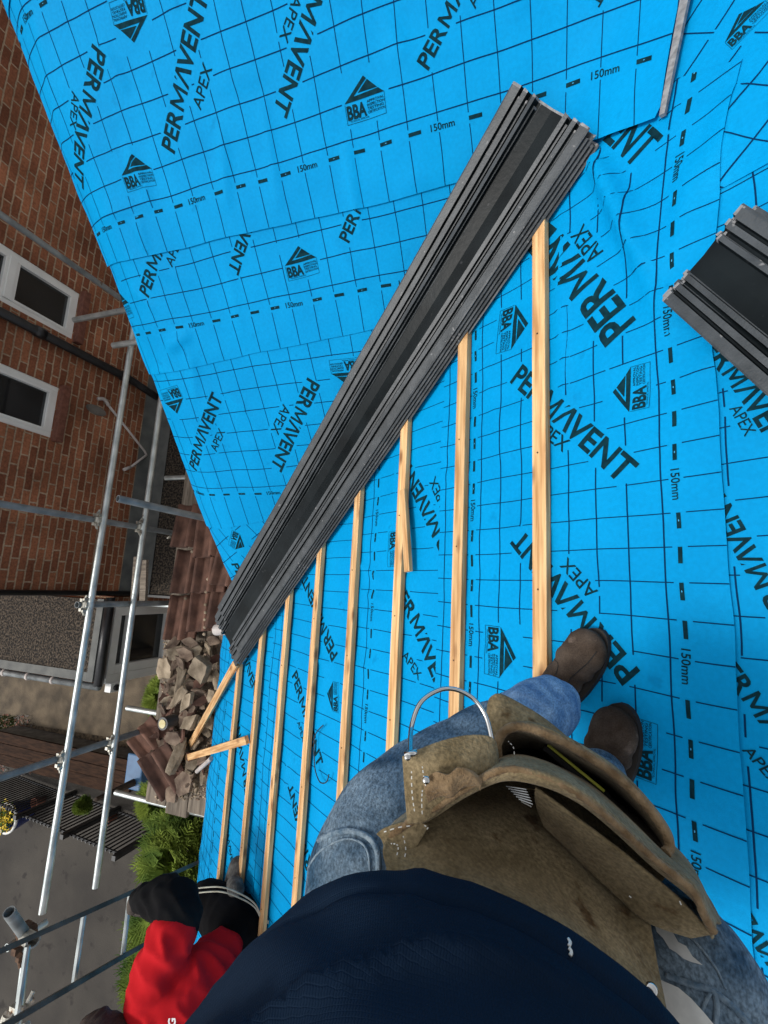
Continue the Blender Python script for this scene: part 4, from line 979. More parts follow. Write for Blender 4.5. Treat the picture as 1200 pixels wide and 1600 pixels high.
# ------------------------------------------------------------------ rubble
def chunk(seed, sx, sy, sz):
    rnd = random.Random(seed); bm = bmesh.new(); bmesh.ops.create_icosphere(bm, subdivisions=3, radius=1)
    planes = [(Vector((rnd.uniform(-1, 1), rnd.uniform(-1, 1), rnd.uniform(-1, 1))).normalized(), rnd.uniform(.45, .72)) for _ in range(9)]
    planes += [(Vector((0, 0, 1)), .55), (Vector((0, 0, -1)), .55), (Vector((1, 0, 0)), .7), (Vector((-1, 0, 0)), .7), (Vector((0, 1, 0)), .75), (Vector((0, -1, 0)), .7)]
    for v in bm.verts:
        for n_, d in planes:
            e = v.co.dot(n_) - d
            if e > 0: v.co -= n_ * e
        v.co *= 1 + .09 * n3(v.co.x * 3 + seed, v.co.y * 3, v.co.z * 3)
        v.co = Vector((v.co.x * sx, v.co.y * sy, v.co.z * sz))
    me = bpy.data.meshes.new('rubble_chunk'); bm.to_mesh(me); bm.free(); return me
def slabm(seed, sx, sy, sz):
    rnd = random.Random(seed); n = rnd.choice((4, 5, 5, 6)); pts = []
    for k in range(n): a = 2 * math.pi * (k + rnd.uniform(-.22, .22)) / n; pts.append((math.cos(a) * sx * rnd.uniform(.85, 1.15), math.sin(a) * sy * rnd.uniform(.85, 1.15)))
    bm = bmesh.new(); vs = [bm.verts.new((x, y, -sz)) for x, y in pts]; f = bm.faces.new(vs)
    e = bmesh.ops.extrude_face_region(bm, geom=[f]); bmesh.ops.translate(bm, vec=(0, 0, 2 * sz), verts=[g for g in e['geom'] if isinstance(g, bmesh.types.BMVert)])
    bmesh.ops.recalc_face_normals(bm, faces=bm.faces[:]); bmesh.ops.subdivide_edges(bm, edges=bm.edges[:], cuts=4, use_grid_fill=True)
    for v in bm.verts: v.co += Vector((n3(v.co.x * 20, v.co.y * 20, seed), n3(v.co.y * 20, v.co.z * 20, seed + 3), n3(v.co.x * 15, v.co.y * 15, seed + 7) * .6)) * .012
    me = bpy.data.meshes.new('rubble_piece'); bm.to_mesh(me); bm.free(); return me
def place(me, m, q, rot, label, grp='rubble heaped on the scaffold boards', nm='rubble_piece'):
    if not me.materials: me.materials.append(M[m])
    o = bpy.data.objects.new(nm, me); COL.objects.link(o); o.location = q; o.rotation_euler = rot; return tag(o, label, 'rubble', grp)
# named big ones: (px,py,height above board, half sizes, rotation, kind, material, label)
RB = [(276, 1020, .10, (.09, .05, .045), .35, 'c', 'rubble', 'long stony chunk at the top of the rubble, below the tiles'),
      (312, 1045, .20, (.11, .085, .03), .2, 's', 'rubble', 'largest pale mortar-faced slab near the trough ends'),
      (257, 1045, .06, (.085, .075, .012), 1.2, 's', 'rubble', 'square grey tile piece hanging over the outer board edge'),
      (281, 1065, .14, (.11, .042, .035), 1.45, 'c', 'rubble', 'narrow upright brown chunk left of the pale slab'),
      (338, 1062, .12, (.09, .03, .025), -1.1, 'c', 'rubble', 'thin pale sliver of mortar against the blue membrane'),
      (278, 1090, .17, (.085, .045, .03), 1.1, 'c', 'rubble', 'rounded brown chunk in the middle of the heap'),
      (292, 1096, .19, (.078, .038, .022), 1.05, 's', 'rubble', 'flat tan brick-shaped piece in the middle of the heap'),
      (300, 1110, .12, (.09, .03, .02), 1.2, 's', 'rubbled', 'dark narrow tile strip beside the tan brick-shaped piece'),
      (262, 1075, .07, (.06, .035, .03), .5, 'c', 'rubbled', 'small dark broken chunk near the outer board edge'),
      (296, 1128, .15, (.07, .05, .02), .9, 's', 'rubble', 'grey broken piece just above the black roll'),
      (256, 1158, .09, (.09, .065, .012), .4, 's', 'rubbled', 'flat purple-brown tile fragment under the black roll'),
      (278, 1180, .13, (.14, .045, .04), 1.35, 'c', 'rubble', 'long rough ridge-tile chunk low in the heap'),
      (300, 1195, .08, (.05, .045, .03), .1, 'c', 'rubble', 'small pale chunk near the end of the orange offcut'),
      (287, 1222, .08, (.10, .075, .02), .7, 's', 'rubbled', 'wide grey-brown fragment near the board ends'),
      (318, 1215, .07, (.05, .03, .025), 2.0, 'c', 'rubble', 'knobbly chunk close to the membrane above the board ends'),
      (335, 1000, .10, (.05, .04, .03), .3, 'c', 'rubbled', 'brown chunk beside the white pipe end'),
      (318, 1140, .10, (.07, .03, .012), 2.5, 's', 'rubble', 'thin curved shard between the two loose offcuts'),
      (266, 1232, .06, (.11, .07, .015), -.6, 's', 'rubbled', 'dark tile fragment lying over the outer board by the tilted tile')]
for i, (x, y, h, s_, r_, kd, m_, lb) in enumerate(RB):
    me = chunk(100 + i, s_[0] * 1.5, s_[1] * 1.45, s_[2] * 1.0) if kd == 'c' else slabm(200 + i, s_[0] * 1.3, s_[1] * 1.3, s_[2])
    place(me, m_, HZ(x, y, ZB + h + .03), (rr.uniform(-.3, .3), rr.uniform(-.3, .3), r_), lb)
protos = [(chunk(300 + i, rr.uniform(.03, .06), rr.uniform(.025, .045), rr.uniform(.015, .03)), ('rubble', 'rubbled')[i % 2]) for i in range(8)]
shards = [(slabm(400 + i, rr.uniform(.05, .10), rr.uniform(.035, .06), rr.uniform(.006, .010)), ('rubble', 'rubbled', 'tile')[i % 3]) for i in range(9)]
for i in range(74):
    me, m_ = shards[i % 9]; t = rr.random(); y = 1005 + 215 * t; x = rr.uniform(262 - 24 * t, 338 - 14 * t)
    place(me, m_, HZ(x, y, ZB + rr.uniform(.05, .19)), (rr.uniform(-.7, .7), rr.uniform(-.7, .7), rr.uniform(0, 6)), 'flat broken shard of brown roof tile in the heap on the scaffold boards', 'flat tile shards on the boards', 'tile_shard')
for i in range(80):
    me, m_ = protos[i % 8]; t = rr.random(); y = 1000 + 235 * t; x = rr.uniform(258 - 22 * t, 342 - 12 * t) 
    place(me, m_, HZ(x, y, ZB + rr.uniform(.02, .12)), (rr.uniform(0, 6), rr.uniform(0, 6), rr.uniform(0, 6)), 'small broken lump of brown tile or mortar in the heap on the scaffold boards', 'small rubble lumps on the boards', 'rubble_lump')
mb = MB()
for _ in range(1500):
    t = rr.random(); q = HZ(rr.uniform(255 - 15 * t, 342 - 15 * t), 1000 + 250 * t, ZB + .003); s_ = rr.uniform(.003, .009)
    mb.box(q + Vector((0, 0, s_ * .4)), Vector((s_, s_ * .3, 0)), Vector((-s_ * .3, s_ * .7, 0)), Vector((0, 0, s_ * .4)), rr.randint(0, 1))
tag(mb.build('debris', ['rubble', 'rubbled']), 'fine grit and crumbs scattered over the scaffold boards', 'debris', kind='stuff')
q = P(254, 1131, 3.62); ob = empty('black_roll', tuple(q), 'round black roll with a cream centre standing in the rubble', 'roll')
MB().tube([q - Vector((.0, 0, .12)), q], .048, 20).build('body', 'black', ob, smooth=False); MB().tube([q + Vector((0, 0, .001)), q + Vector((0, 0, .006))], .032, 20).build('label', 'gold', ob)
q = P(338, 984, 3.55); tag(MB().tube([q, q + Vector((.16, .02, .03))], .042, 18, inner=.8).build('pipe_end', 'pipe', smooth=False), 'pale grey plastic pipe end poking out under the troughs', 'pipe')
tag(MB().tube([P(330, 1185, 3.55), P(308, 1205, 3.75)], .017, 12).build('pipe_offcut', 'pipe'), 'thin pale pipe offcut lying in the rubble beside the membrane', 'pipe')

# ------------------------------------------------------------------ ladder
ld = empty('ladder', tuple(P(120, 1484, 2.75)), 'grey aluminium ladder slanting up from the drive past the scaffold', 'ladder')
rA = [P(-30, 1500, 2.25), P(213, 1391, 3.15), P(330, 1338, 3.75)]; rB = [P(-40, 1630, 2.10), P(193, 1494, 3.06), P(320, 1425, 3.65)]
for rr_ in (rA, rB):
    mb = MB()
    for a, b in zip(rr_[:-1], rr_[1:]):
        X = (b - a).normalized(); Y = (rB[0] - rA[0]).normalized(); Z = X.cross(Y).normalized()
        mb.box((a + b) / 2, X * ((b - a).length / 2), Y * .013, Z * .03)
    mb.build('rail', 'alu', ld, bevel=.003)
for (a, b) in ((P(43, 1478, 2.48), P(27, 1585, 2.40)), (P(131, 1430, 2.80), P(115, 1538, 2.74)), (P(203, 1397, 3.10), P(192, 1492, 3.05)), (P(262, 1370, 3.38), P(252, 1458, 3.32))):
    MB().tube([a, b], .014, 8).build('rung', 'galv', ld)

# ------------------------------------------------------------------ worker in red
wk = empty('person', tuple(P(330, 1480, 2.95)), 'worker in a red T-shirt and black trousers with pale trim, bending over at the eave', 'person')
S_ = lambda x, y, d, r: (P(x, y, d), r)
def wrk(v): return .010 * (1 - 2.4 * abs(n3(v.x * 11, v.y * 11, v.z * 7))) * .7 + .004 * n3(v.x * 30, v.y * 18, v.z * 20)
def wr2(v): return   .018 * (1 - 2.6 * abs(n3(v.x * 9 + v.y * 6, v.y * 8 - v.z * 6, v.z * 7))) - .006 + .003 * n3(v.x * 20, v.y * 20, v.z * 20)
fuse('body', [[S_(385, 1500, 2.6, .07), S_(330, 1540, 2.42, .08), S_(262, 1590, 2.30, .08), S_(205, 1622, 2.25, .06)], [S_(262, 1585, 2.25, .06), S_(255, 1500, 2.3, .045), S_(290, 1420, 2.35, .04), S_(222, 1398, 2.45, .035)]],
     'skin', wk, vox=.014)
fuse('shirt', [[S_(345, 1495, 2.45, .12), S_(310, 1535, 2.32, .150), S_(262, 1575, 2.24, .155), S_(228, 1612, 2.2, .11)], [S_(232, 1575, 2.22, .10), S_(243, 1520, 2.24, .105), S_(268, 1462, 2.28, .112)],
               [S_(330, 1640, 2.2, .12), S_(270, 1620, 2.2, .14)]], 'red', wk, vox=.011, disp=wr2, smooth_it=8)
fuse('undersleeve', [[S_(268, 1470, 2.31, .095), S_(280, 1425, 2.34, .105), S_(262, 1405, 2.38, .10), S_(232, 1404, 2.42, .075), S_(222, 1402, 2.44, .055)]], 'greycloth', wk, vox=.011, disp=wr2)
gl = [[S_(226, 1398, 2.44, .045), S_(212, 1408, 2.47, .040), S_(207, 1420, 2.50, .030)]]
for i in range(4): gl.append([S_(205 + 6 * i, 1412 + 3 * i, 2.50, .014), S_(206 + 8 * i, 1424 + 2 * i, 2.54, .012), S_(213 + 8 * i, 1430 + i, 2.58, .010)])
gl.append([S_(215, 1402, 2.47, .015), S_(228, 1418, 2.50, .012), S_(234, 1424, 2.52, .010)])
fuse('glove', gl, 'glove', wk, vox=.006)
fuse('trousers', [[S_(395, 1500, 2.55, .135), S_(375, 1455, 2.62, .145), S_(345, 1425, 2.72, .13), S_(322, 1405, 2.85, .10), S_(345, 1402, 3.05, .075), S_(372, 1395, 3.15, .06)],
                  [S_(420, 1500, 2.6, .13), S_(405, 1465, 2.75, .11), S_(400, 1450, 3.0, .08)], [S_(395, 1500, 2.55, .135), S_(360, 1500, 2.5, .12)]], 'blackcloth', wk, vox=.012, disp=wrk)
for off in (0, .028):
    tp = crv([P(306, 1388 + off * 260, 2.69), P(345, 1386 + off * 260, 2.60), P(378, 1398 + off * 240, 2.56), P(398, 1412 + off * 200, 2.55), P(408, 1430 + off * 160, 2.54), P(420, 1440 + off * 100, 2.52)], 30)
    MB().tube(tp, .0038, 8).build('trim', 'trim', wk, smooth=True)
def shoe(mb): 
    c = HA(364, 1376, .05); ball(mb, c, 1, sx=(Vector((.062, 0, .02)), Vector((.02, .13, 0)), Vector((0, 0, .055)))); ball(mb, c + Vector((.02, .05, -.01)), 1, sx=(Vector((.066, 0, 0)), Vector((0, .09, 0)), Vector((0, 0, .045))))
M['shoe'] = mat('grey canvas', (0.05, 0.048, 0.045), (0.16, 0.155, 0.145), rough=.9, scale=25, bump=.4)
fuse('shoe', [[(HA(369, 1392, .09), .05), (HA(366, 1382, .07), .05)]], 'shoe', wk, vox=.008, extra=shoe)
fuse('hair', [[S_(150, 1622, 2.1, .10), S_(185, 1650, 2.1, .11)]], 'hair', wk, vox=.01, disp=lambda v: .010 * n3(v.x * 40, v.y * 40, v.z * 10))
# white letter on the shirt
vs, fs, w_ = glyphs('G', .03); c0, ex, ey = P(274, 1604, 2.055), (P(274, 1592, 2.055) - P(274, 1604, 2.055)), (P(264, 1604, 2.055) - P(274, 1604, 2.055))
obj('letter', [c0 + ex * a * 1.6 + ey * b * 1.6 for a, b in vs], fs, 'white', wk)

# ------------------------------------------------------------------ the photographer, seen from above
me_ = empty('person', (0.05, -.3, .05), 'person taking the photo from above, in navy shirt, blue jeans and brown work boots', 'person')
def dn(v): return .004 * n3(v.x * 9, v.y * 9, v.z * 9) + .0022 * math.sin(v.z * 70 + 5 * n3(v.x * 8, v.y * 8, 2)) * max(0, n3(v.x * 5, v.y * 5, v.z * 5) + .25)
HC = Vector((-.10, -.43, 1.0))
jeans = fuse('jeans', [[S_(650, 1560, .68, .13), S_(590, 1420, .68, .112), S_(618, 1300, .76, .106), S_(690, 1215, .90, .092), S_(790, 1150, 1.02, .080), S_(836, 1120, 1.12, .066), S_(856, 1104, 1.19, .058)],
               [S_(830, 1620, .68, .13), S_(1035, 1580, .60, .125), S_(1005, 1450, .72, .100), S_(945, 1310, .90, .074), S_(938, 1240, 1.04, .064), S_(938, 1205, 1.17, .058)],
               [S_(650, 1560, .68, .13), S_(830, 1600, .66, .14)], [S_(1090, 1580, .56, .085), S_(1075, 1530, .58, .085)]],
     'denim', me_, vox=.008, disp=dn, smooth_it=8)
fuse('body', [[(Vector((-.10, -.46, 1.02)), .12), (Vector((-.11, -.45, 1.18)), .11), (Vector((-.12, -.50, 1.36)), .10), (Vector((-.12, -.52, 1.50)), .055), (Vector((-.12, -.52, 1.60)), .06)],
              [(Vector((-.12, -.52, 1.66)), .085), (Vector((-.12, -.52, 1.74)), .085)], [(Vector((-.12, -.50, 1.40)), .07), (Vector((-.31, -.52, 1.39)), .055), (Vector((-.40, -.62, 1.22)), .045)],
              [(Vector((-.12, -.50, 1.40)), .07), (Vector((.08, -.52, 1.39)), .055), (Vector((.17, -.62, 1.22)), .045)]], 'skin', me_, vox=.014)
fuse('hair', [[(Vector((-.12, -.55, 1.72)), .09), (Vector((-.12, -.54, 1.77)), .088)]], 'hair', me_, vox=.012)
# pale turned-up cuff of the nearer leg
cf = crv([P(868, 1100, 1.30), P(846, 1112, 1.24), P(822, 1128, 1.16)], 8)
fuse('cuff', [[(P(872, 1096, 1.19), .056), (P(860, 1103, 1.16), .074), (P(842, 1113, 1.10), .076), (P(815, 1128, 1.03), .072)]], 'denimlight', me_, vox=.007, disp=lambda v: .0035 * n3(v.x * 25, v.y * 25, v.z * 25))
def boot(toe, heel, label, w_=.060, d_toe=1.47, d_heel=1.5):
    T, H_ = HA(*toe, .052), HA(*heel, .052); ax = (T - H_).normalized(); L = (T - H_).length
    sd_ = ax.cross(nA).normalized(); up = sd_.cross(ax).normalized()
    def ex(mb):
        ball(mb, T - ax * .062 - up * .004, 1, sx=(ax * .064, sd_ * w_, up * .040)); ball(mb, T - ax * .10, 1, sx=(ax * .085, sd_ * w_ * .98, up * .046))
        ball(mb, H_ + ax * .13, 1, sx=(ax * .11, sd_ * w_ * .86, up * .058)); ball(mb, H_ + ax * .045, 1, sx=(ax * .055, sd_ * w_ * .72, up * .075))
    root = fuse('boot', [[(H_ + ax * .045 + up * .15, .052), (H_ + ax * .045 + up * .05, .055), (H_ + ax * .08, .050)]], 'boot', me_, vox=.006, extra=ex, smooth_it=5,
                disp=lambda v: .0016 * n3(v.x * 40, v.y * 40, v.z * 40) + .0022 * math.sin((v - H_).dot(ax) * 130) * (1 if L * .45 < (v - H_).dot(ax) < L * .72 else 0))
    root['label'] = label
    ob = MB(); n = 28; ring = []
    for k in range(n):
        a = 2 * math.pi * k / n; x_ = math.cos(a); ring.append(H_.lerp(T, .5) + ax * (x_ * (L / 2 + .009)) + sd_ * (math.sin(a) * (w_ * (.93 + .10 * x_) + .007)) - up * .045)
    ob.add([q for q in ring] + [q + up * .022 for q in ring], [tuple(range(n - 1, -1, -1)), tuple(range(n, 2 * n))] + [(k, (k + 1) % n, n + (k + 1) % n, n + k) for k in range(n)])
    so_ = ob.build('sole', 'sole', root, smooth=False)
    return ax, sd_, up, T, H_, root
ax, sd_, up, T, H_, r1 = boot((932, 990), (838, 1118), 'brown leather work boot nearer the last batten')
# seams on the first boot
def seam(pts, r_, m_, par, nm='seam'): MB().tube(crv(pts, 24), r_, 6).build(nm, m_, par, smooth=True)
boot((968, 1108), (922, 1262), 'brown leather work boot farther from the battens', .062, 1.43, 1.47)

from mathutils.bvhtree import BVHTree
def bvh(o):
    w_ = parent_world(o); me__ = o.data; return BVHTree.FromPolygons([v.co + w_ for v in me__.vertices], [tuple(p_.vertices) for p_ in me__.polygons])
def onto(tree, pts, lift=.002):
    out = []
    for x, y in pts:
        d = ray(x, y).normalized(); h = tree.ray_cast(O, d)
        if h[0] is not None: out.append(h[0] - d * lift)
    return out
def dense(pts, n): return [(q.x, q.y) for q in crv([Vector((x, y, 0)) for x, y in pts], n)]
def patch(tree, outline, name, m_, par, lift=.002, cells=9):
    """small irregular patch lying on a surface"""
    cx_ = sum(q[0] for q in outline) / len(outline); cy_ = sum(q[1] for q in outline) / len(outline); V, F = [], []; n = len(outline)
    for k in range(1, cells + 1):
        for x, y in outline: V += onto(tree, [(cx_ + (x - cx_) * k / cells, cy_ + (y - cy_) * k / cells)], lift) or [O]
    V += onto(tree, [(cx_, cy_)], lift) or [O]
    for i in range(n): F.append((cells * n, i, (i + 1) % n))
    for k in range(cells - 1):
        for i in range(n): F.append((k * n + i, (k + 1) * n + i, (k + 1) * n + (i + 1) % n, k * n + (i + 1) % n))
    return obj(name, V, F, m_, par, smooth=True)
jt = bvh(jeans); b1t = bvh(r1)
for pts in (((846, 1050), (850, 1042), (858, 1033), (868, 1032), (872, 1040), (868, 1055)), ((884, 1078), (890, 1062), (902, 1050), (918, 1036), (932, 1018)), ((838, 1052), (846, 1038), (856, 1026), (868, 1012))):
    q = onto(b1t, dense(pts, 20), .0004)
    if len(q) > 3: MB().tube(q, .0016, 5).build('seam', 'sole', r1, smooth=True)
# shirt: rings from the hem up to the shoulders
hem = [HZ(x, y, 1.12) for x, y in ((255, 1640), (290, 1600), (350, 1522), (430, 1440), (520, 1394), (620, 1375), (700, 1385), (800, 1420), (900, 1475), (1000, 1548), (1052, 1600), (1090, 1650))]
hc = Vector((-.11, -.46, 1.12)); front = crv(hem, 60)
a0 = math.atan2(front[0].y - hc.y, front[0].x - hc.x); a1 = math.atan2(front[-1].y - hc.y, front[-1].x - hc.x)
back = []
for k in range(1, 28):
    t = k / 28; a = a1 - (a1 - (a0 - 2 * math.pi if a0 > a1 else a0)) * t; a = a1 + (-2 * math.pi + (a0 - a1)) * t if False else a
    r0 = (front[-1] - hc).length; rr2 = (front[0] - hc).length; rb_ = r0 + (rr2 - r0) * t; back.append(hc + Vector((math.cos(a) * rb_, math.sin(a) * rb_ * (1 + 0 * t), 0)))
ringp = front + back; rows = []
prof = [(1.095, .965, 0), (1.105, .99, 0), (1.12, 1.0, 0), (1.135, .995, -.002), (1.165, .985, -.004), (1.21, .975, -.008), (1.26, .96, -.015), (1.32, .93, -.035), (1.38, .88, -.06), (1.43, .72, -.075), (1.47, .42, -.07), (1.485, .30, -.06)]
pc_ = crv([Vector(q) for q in prof], 60); V, F, UV = [], [], []; n = len(ringp)
cum = [0]
for i in range(1, n + 1): cum.append(cum[-1] + (ringp[i % n] - ringp[i - 1]).length)
for j, q in enumerate(pc_):
    for i, g in enumerate(ringp):
        v = hc + (g - hc) * q.y; v.z = q.x; v.y += q.z
        a = i / n * 6.283
        fold_ = (.012 * max(0, 1 - abs(math.sin(q.x * 26 + a * 1.5 + 1.5 * n3(v.x * 4, v.y * 4, 2)) * 3.0)) * min(1, max(0, (q.x - 1.135) * 20))) + (-.004 * math.exp(-((q.x - 1.135) / .004) ** 2)) + .009 * math.sin(q.x * 75 + 3.0 * math.sin(a * 2) + 4 * n3(v.x * 4, v.y * 4, 3)) * max(0, .6 - abs(q.x - 1.20) * 4) * (.6 + .8 * n3(v.x * 6, v.y * 6, 9)) \
            + .008 * n3(v.x * 6, v.y * 6, v.z * 10) + (.004 * n3(a * 5, 1, 1) if q.x < 1.14 else 0)
        if q.x < 1.10: fold_ *= .3
        d_ = (v - hc); d_.z = 0; v += d_.normalized() * fold_
        V.append(v); UV.append((cum[i], q.x * 1.0))
for j in range(len(pc_) - 1):
    for i in range(n): F.append((j * n + i, j * n + (i + 1) % n, (j + 1) * n + (i + 1) % n, (j + 1) * n + i))
sh = obj('shirt', V, F, 'shirt', me_, smooth=True, uv=UV, solid=.003)
for sx_ in (-1, 1):
    fuse('sleeve', [[(Vector((-.12 + sx_ * .10, -.52, 1.39)), .08), (Vector((-.12 + sx_ * .20, -.53, 1.38)), .075), (Vector((-.12 + sx_ * .28, -.60, 1.26)), .07)]], 'shirt', me_, vox=.012)
# small white mark on the hem
#P(886, 1466, .415), P(890, 1478, .413), P(889, 1488, .413)], .0022, 'thread', me_, 'hem_mark')
# seams, torn patch and white shirt tail, laid on the denim
for pts, r_ in ((((462, 1352), (490, 1318), (535, 1299), (572, 1306), (590, 1332), (590, 1380)), .0042), (((478, 1362), (500, 1330), (538, 1311), (566, 1318), (577, 1342), (577, 1385)), .0016),
                (((1040, 1524), (1080, 1538), (1112, 1548), (1150, 1578), (1186, 1620)), .0036), (((1116, 1545), (1120, 1575), (1116, 1610)), .003), (((1112, 1548), (1098, 1580), (1104, 1615)), .002),
                (((1066, 1452), (1092, 1478), (1118, 1512), (1134, 1545)), .0015)):
    q = onto(jt, dense(pts, 26), .0008)
    if len(q) > 3: MB().tube(q, r_, 6).build('seam', 'denimh', me_, smooth=True)
patch(jt, [(1022, 1440), (1030, 1442), (1040, 1453), (1052, 1458), (1060, 1472), (1072, 1478), (1082, 1494), (1098, 1508), (1080, 1503), (1068, 1498), (1056, 1488), (1046, 1482), (1036, 1466), (1026, 1456)], 'torn_patch', 'thread', me_, .0015)
patch(jt, [(1030, 1530), (1060, 1543), (1080, 1560), (1100, 1582), (1125, 1612), (1090, 1640), (1060, 1640), (1040, 1600)], 'shirt_tail', 'thread', me_, .004)
st_ = bvh(sh)
for pts in (((888, 1467), (891, 1473), (889, 1478)), ((889, 1481), (893, 1487), (891, 1493))):
    q = onto(st_, dense(pts, 6), .003)
    if len(q) > 2: MB().tube(q, .0013, 6).build('hem_mark', 'thread', me_, smooth=True)

# ------------------------------------------------------------------ tool pouch
po = empty('tool_pouch', tuple(P(830, 1350, .56)), 'worn brown suede tool pouch hanging from the waist, with a steel hammer loop', 'tool pouch')
def leather(name, rows, nu=50, nv=30, m='suede', th=.0034, amp=.002, par=None):
    vs, fs = loft([PR(*r) for r in rows], nu, nv)
    vs = [v + Vector((n3(v.x * 14, v.y * 14, v.z * 14), n3(v.y * 14, v.z * 14, v.x * 14), n3(v.z * 14, v.x * 14, 5))) * amp for v in vs]
    return obj(name, vs, fs, m, par or po, smooth=True, solid=th)
leather('back_panel', [
    ((560, 1440, .455), (700, 1460, .435), (850, 1520, .43), (960, 1600, .43), (1045, 1690, .43)),
    ((606, 1375, .50), (700, 1380, .485), (850, 1440, .475), (960, 1530, .46), (1040, 1612, .45)),
    ((602, 1318, .535), (700, 1330, .535), (830, 1375, .535), (950, 1450, .52), (1026, 1520, .505)),
    ((640, 1285, .56), (730, 1270, .60), (835, 1290, .61), (940, 1375, .585), (1013, 1436, .545)),
    ((690, 1262, .60), (760, 1235, .67), (840, 1235, .70), (930, 1310, .68), (1005, 1415, .60)),
    ((690, 1228, .66), (760, 1185, .74), (850, 1180, .77), (950, 1255, .75), (1040, 1370, .64))], 70, 50, amp=.004)
rim1 = ((600, 1312, .545), (640, 1285, .54), (680, 1262, .535), (727, 1232, .53), (785, 1203, .525), (843, 1211, .52), (902, 1240, .515), (960, 1286, .51), (1020, 1340, .505), (1080, 1390, .495), (1100, 1430, .49), (1115, 1455, .488))
def sh(r, dx, dy, dd): return tuple((x + dx, y + dy, d + dd) for x, y, d in r)
# front pocket wall: drops away outside the rim, rolled lip at the top
leather('front_pocket', [sh(rim1, 2, 12, .006), rim1, sh(rim1, 4, -10, .012), sh(rim1, 8, -20, .09), tuple((x * .86 + 120, y * .72 + 315, d + .20) for x, y, d in rim1)], 80, 30, amp=.003)
MB().tube(crv(PR(*rim1), 90), [.0042 + .0012 * n3(i * .7, 0, 0) for i in range(90)], 10).build('pocket_lip', 'suedee', po, smooth=True)
# inner flap between rim and its lower edge (right side)
leather('inner_flap', [((838, 1232, .56), (880, 1262, .545), (940, 1305, .53), (1000, 1352, .515), (1060, 1400, .505), (1112, 1458, .492)),
                       ((842, 1262, .585), (885, 1305, .57), (935, 1345, .555), (985, 1390, .54), (1035, 1425, .52), (1090, 1462, .505)),
                       ((850, 1290, .60), (885, 1325, .59), (920, 1360, .575), (965, 1400, .555), (1010, 1438, .535), (1080, 1464, .515))], 50, 16, amp=.003)
rim2 = ((779, 1190, .60), (777, 1165, .60), (788, 1144, .60), (812, 1136, .60), (852, 1147, .60), (910, 1177, .595), (960, 1211, .59), (1006, 1256, .58), (1036, 1296, .57), (1046, 1322, .565), (1040, 1334, .56))
leather('outer_pocket', [tuple((x * .80 + 178, y * .72 + 352, d + .16) for x, y, d in rim2), sh(rim2, -8, 10, .05), sh(rim2, -2, 6, .005), rim2, sh(rim2, 5, -7, .008), sh(rim2, 3, -8, .08), tuple((x * .9 + 90, y * .9 + 110, d + .22) for x, y, d in rim2)], 70, 36, amp=.002)
MB().tube(crv(PR(*sh(rim2, 0, -1, 0)), 80), [.0060 + .0010 * n3(i * .7, 3, 0) for i in range(80)], 10).build('pocket_lip', 'suedee', po, smooth=True)
leather('pocket_shade', [tuple((x, y + 6, d + .05) for x, y, d in rim2[3:]), tuple((x - 8, y + 25, d + .16) for x, y, d in rim2[3:]),
    ((785, 1190, .68), (843, 1200, .67), (902, 1228, .66), (960, 1275, .64), (1010, 1325, .61), (1050, 1362, .57))], 40, 20, m='black')  # black sheet that paints the shade inside the outer pocket
# top flap left of the outer pocket
leather('top_flap', [((764, 1100, .64), (769, 1088, .64), (785, 1085, .64), (828, 1108, .635), (862, 1133, .63), (884, 1152, .62)),
                     ((762, 1125, .625), (775, 1118, .62), (792, 1120, .615), (820, 1130, .612), (850, 1142, .61), (870, 1152, .61)),
                     ((770, 1160, .61), (776, 1152, .607), (785, 1146, .605), (805, 1140, .604), (830, 1143, .604), (850, 1150, .606))], 36, 16)
# left tab and the crumpled hammer-holder loop
leather('leather_tab', [((630, 1182, .555), (650, 1175, .552), (690, 1160, .552), (730, 1152, .555), (768, 1155, .56), (778, 1180, .565)),
                        ((632, 1205, .548), (655, 1200, .54), (690, 1190, .535), (730, 1195, .532), (760, 1195, .54), (776, 1200, .55)),
                        ((634, 1240, .540), (655, 1240, .533), (690, 1232, .528), (720, 1222, .528), (745, 1215, .534), (765, 1208, .542)),
                        ((636, 1284, .535), (660, 1284, .533), (690, 1264, .535), (715, 1246, .538), (740, 1232, .540), (760, 1218, .545))], 50, 36, amp=.004)
leather('loop_fold', [((662, 1222, .522), (680, 1208, .516), (700, 1212, .512), (716, 1200, .514), (735, 1205, .518), (752, 1216, .525)),
                      ((664, 1236, .520), (684, 1222, .513), (702, 1230, .509), (716, 1212, .512), (738, 1212, .516), (750, 1226, .523)),
                      ((668, 1252, .524), (688, 1244, .520), (706, 1246, .515), (722, 1232, .516), (742, 1226, .520), (750, 1234, .526))], 50, 16, m='suedee', amp=.003)
leather('side_tab', [((590, 1302, .545), (604, 1292, .545), (640, 1282, .542), (668, 1290, .540)), ((598, 1312, .542), (612, 1312, .54), (640, 1306, .538), (660, 1308, .537)),
                     ((606, 1345, .525), (616, 1345, .523), (630, 1340, .523), (642, 1340, .525)), ((602, 1385, .503), (612, 1385, .50), (622, 1385, .50), (630, 1385, .503))], 24, 30, amp=.002)
ring = PR((641, 1180, .545), (643, 1136, .585), (657, 1098, .60), (684, 1079, .61), (711, 1077, .61), (740, 1092, .605), (759, 1119, .595), (769, 1156, .58))
MB().tube(crv(ring, 60), .0030, 12).build('hammer_loop', 'chrome', po, smooth=True)
MB().tube(PR((632, 1180, .541), (652, 1176, .541)), .0042, 10).build('loop_clip', 'chrome', po, smooth=True)
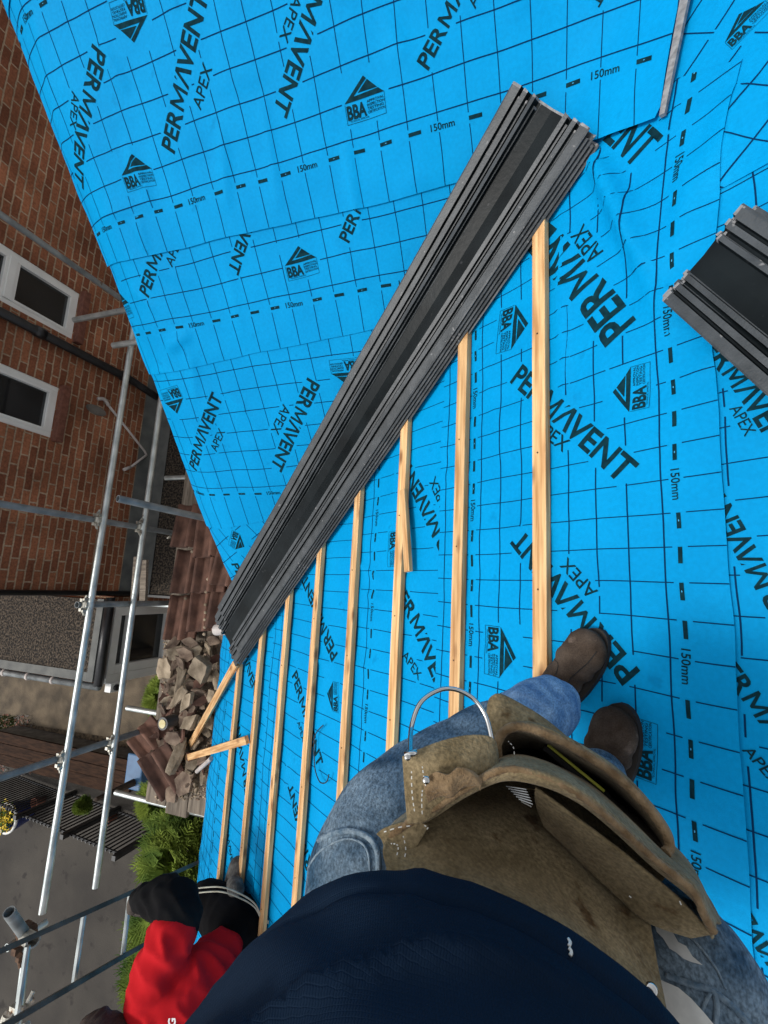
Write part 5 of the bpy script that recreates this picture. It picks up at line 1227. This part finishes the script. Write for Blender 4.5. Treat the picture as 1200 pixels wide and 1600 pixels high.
def rivet(x, y, d, r_=.0042):
    c = P(x, y, d); n_ = (O - c).normalized(); MB().tube([c, c + n_ * .0015, c + n_ * .0025], [r_, r_, r_ * .6], 14).build('rivet', 'chrome', po, smooth=True)
rivet(666, 1219, .512); rivet(1018, 1545, .455, .0055); rivet(637, 1183, .538, .004)
# stitching
def stitches(pts, n, name='stitching', L=.45):
    c = crv(PR(*pts), 2 * n + 1); mb = MB()
    for k in range(n): a, b = c[2 * k], c[2 * k + 1]; mb.tube([a, a.lerp(b, .95)], .0007, 5)
    mb.build(name, 'thread', po)
stitches(((600, 1300, .533), (622, 1293, .531), (645, 1290, .531)), 4)
stitches(((611, 1318, .533), (622, 1322, .528), (618, 1345, .518), (608, 1375, .500)), 8)
stitches(((630, 1306, .53), (634, 1330, .522), (627, 1360, .508), (622, 1380, .495)), 8)
stitches(((643, 1205, .535), (644, 1240, .528), (648, 1270, .526)), 7); stitches(((660, 1235, .517), (659, 1252, .519), (660, 1275, .527)), 5)
stitches(((660, 1198, .533), (662, 1212, .525), (666, 1232, .516)), 4)
seam_pts = ((663, 1290, .528), (669, 1293, .527), (665, 1298, .527)); stitches(seam_pts, 2)
stitches(((794, 1158, .596), (803, 1170, .592), (803, 1192, .588)), 5)
stitches(((983, 1400, .525), (990, 1405, .523)), 1); stitches(((1062, 1408, .492), (1067, 1420, .490)), 1)
# things inside: pencil tape and dark contents
for i, (a, b, m_, r_) in enumerate(((P(856, 1164, .64), P(944, 1236, .61), 'yellow', .0020), (P(850, 1166, .65), P(950, 1248, .62), 'black', .006))):
    o = MB().tube([a, b], r_, 6).build('pencil' if i == 0 else 'pouch_tool', m_)
    tag(o, ['thin yellow-green pencil inside the outer pouch pocket', 'dark tool handle lying beside the pencil in the pouch'][i], ['pencil', 'tool'][i])
for i in range(7):
    a, b = P(790 + i * 4, 1228 + i * 4, .60), P(842 - i * 2, 1236 + i * 4, .60)
    tag(MB().tube([a, b], .0011, 6).build('nail', 'chrome'), 'steel nail lying in the dark main pocket of the pouch', 'nail', 'nails in the pouch')
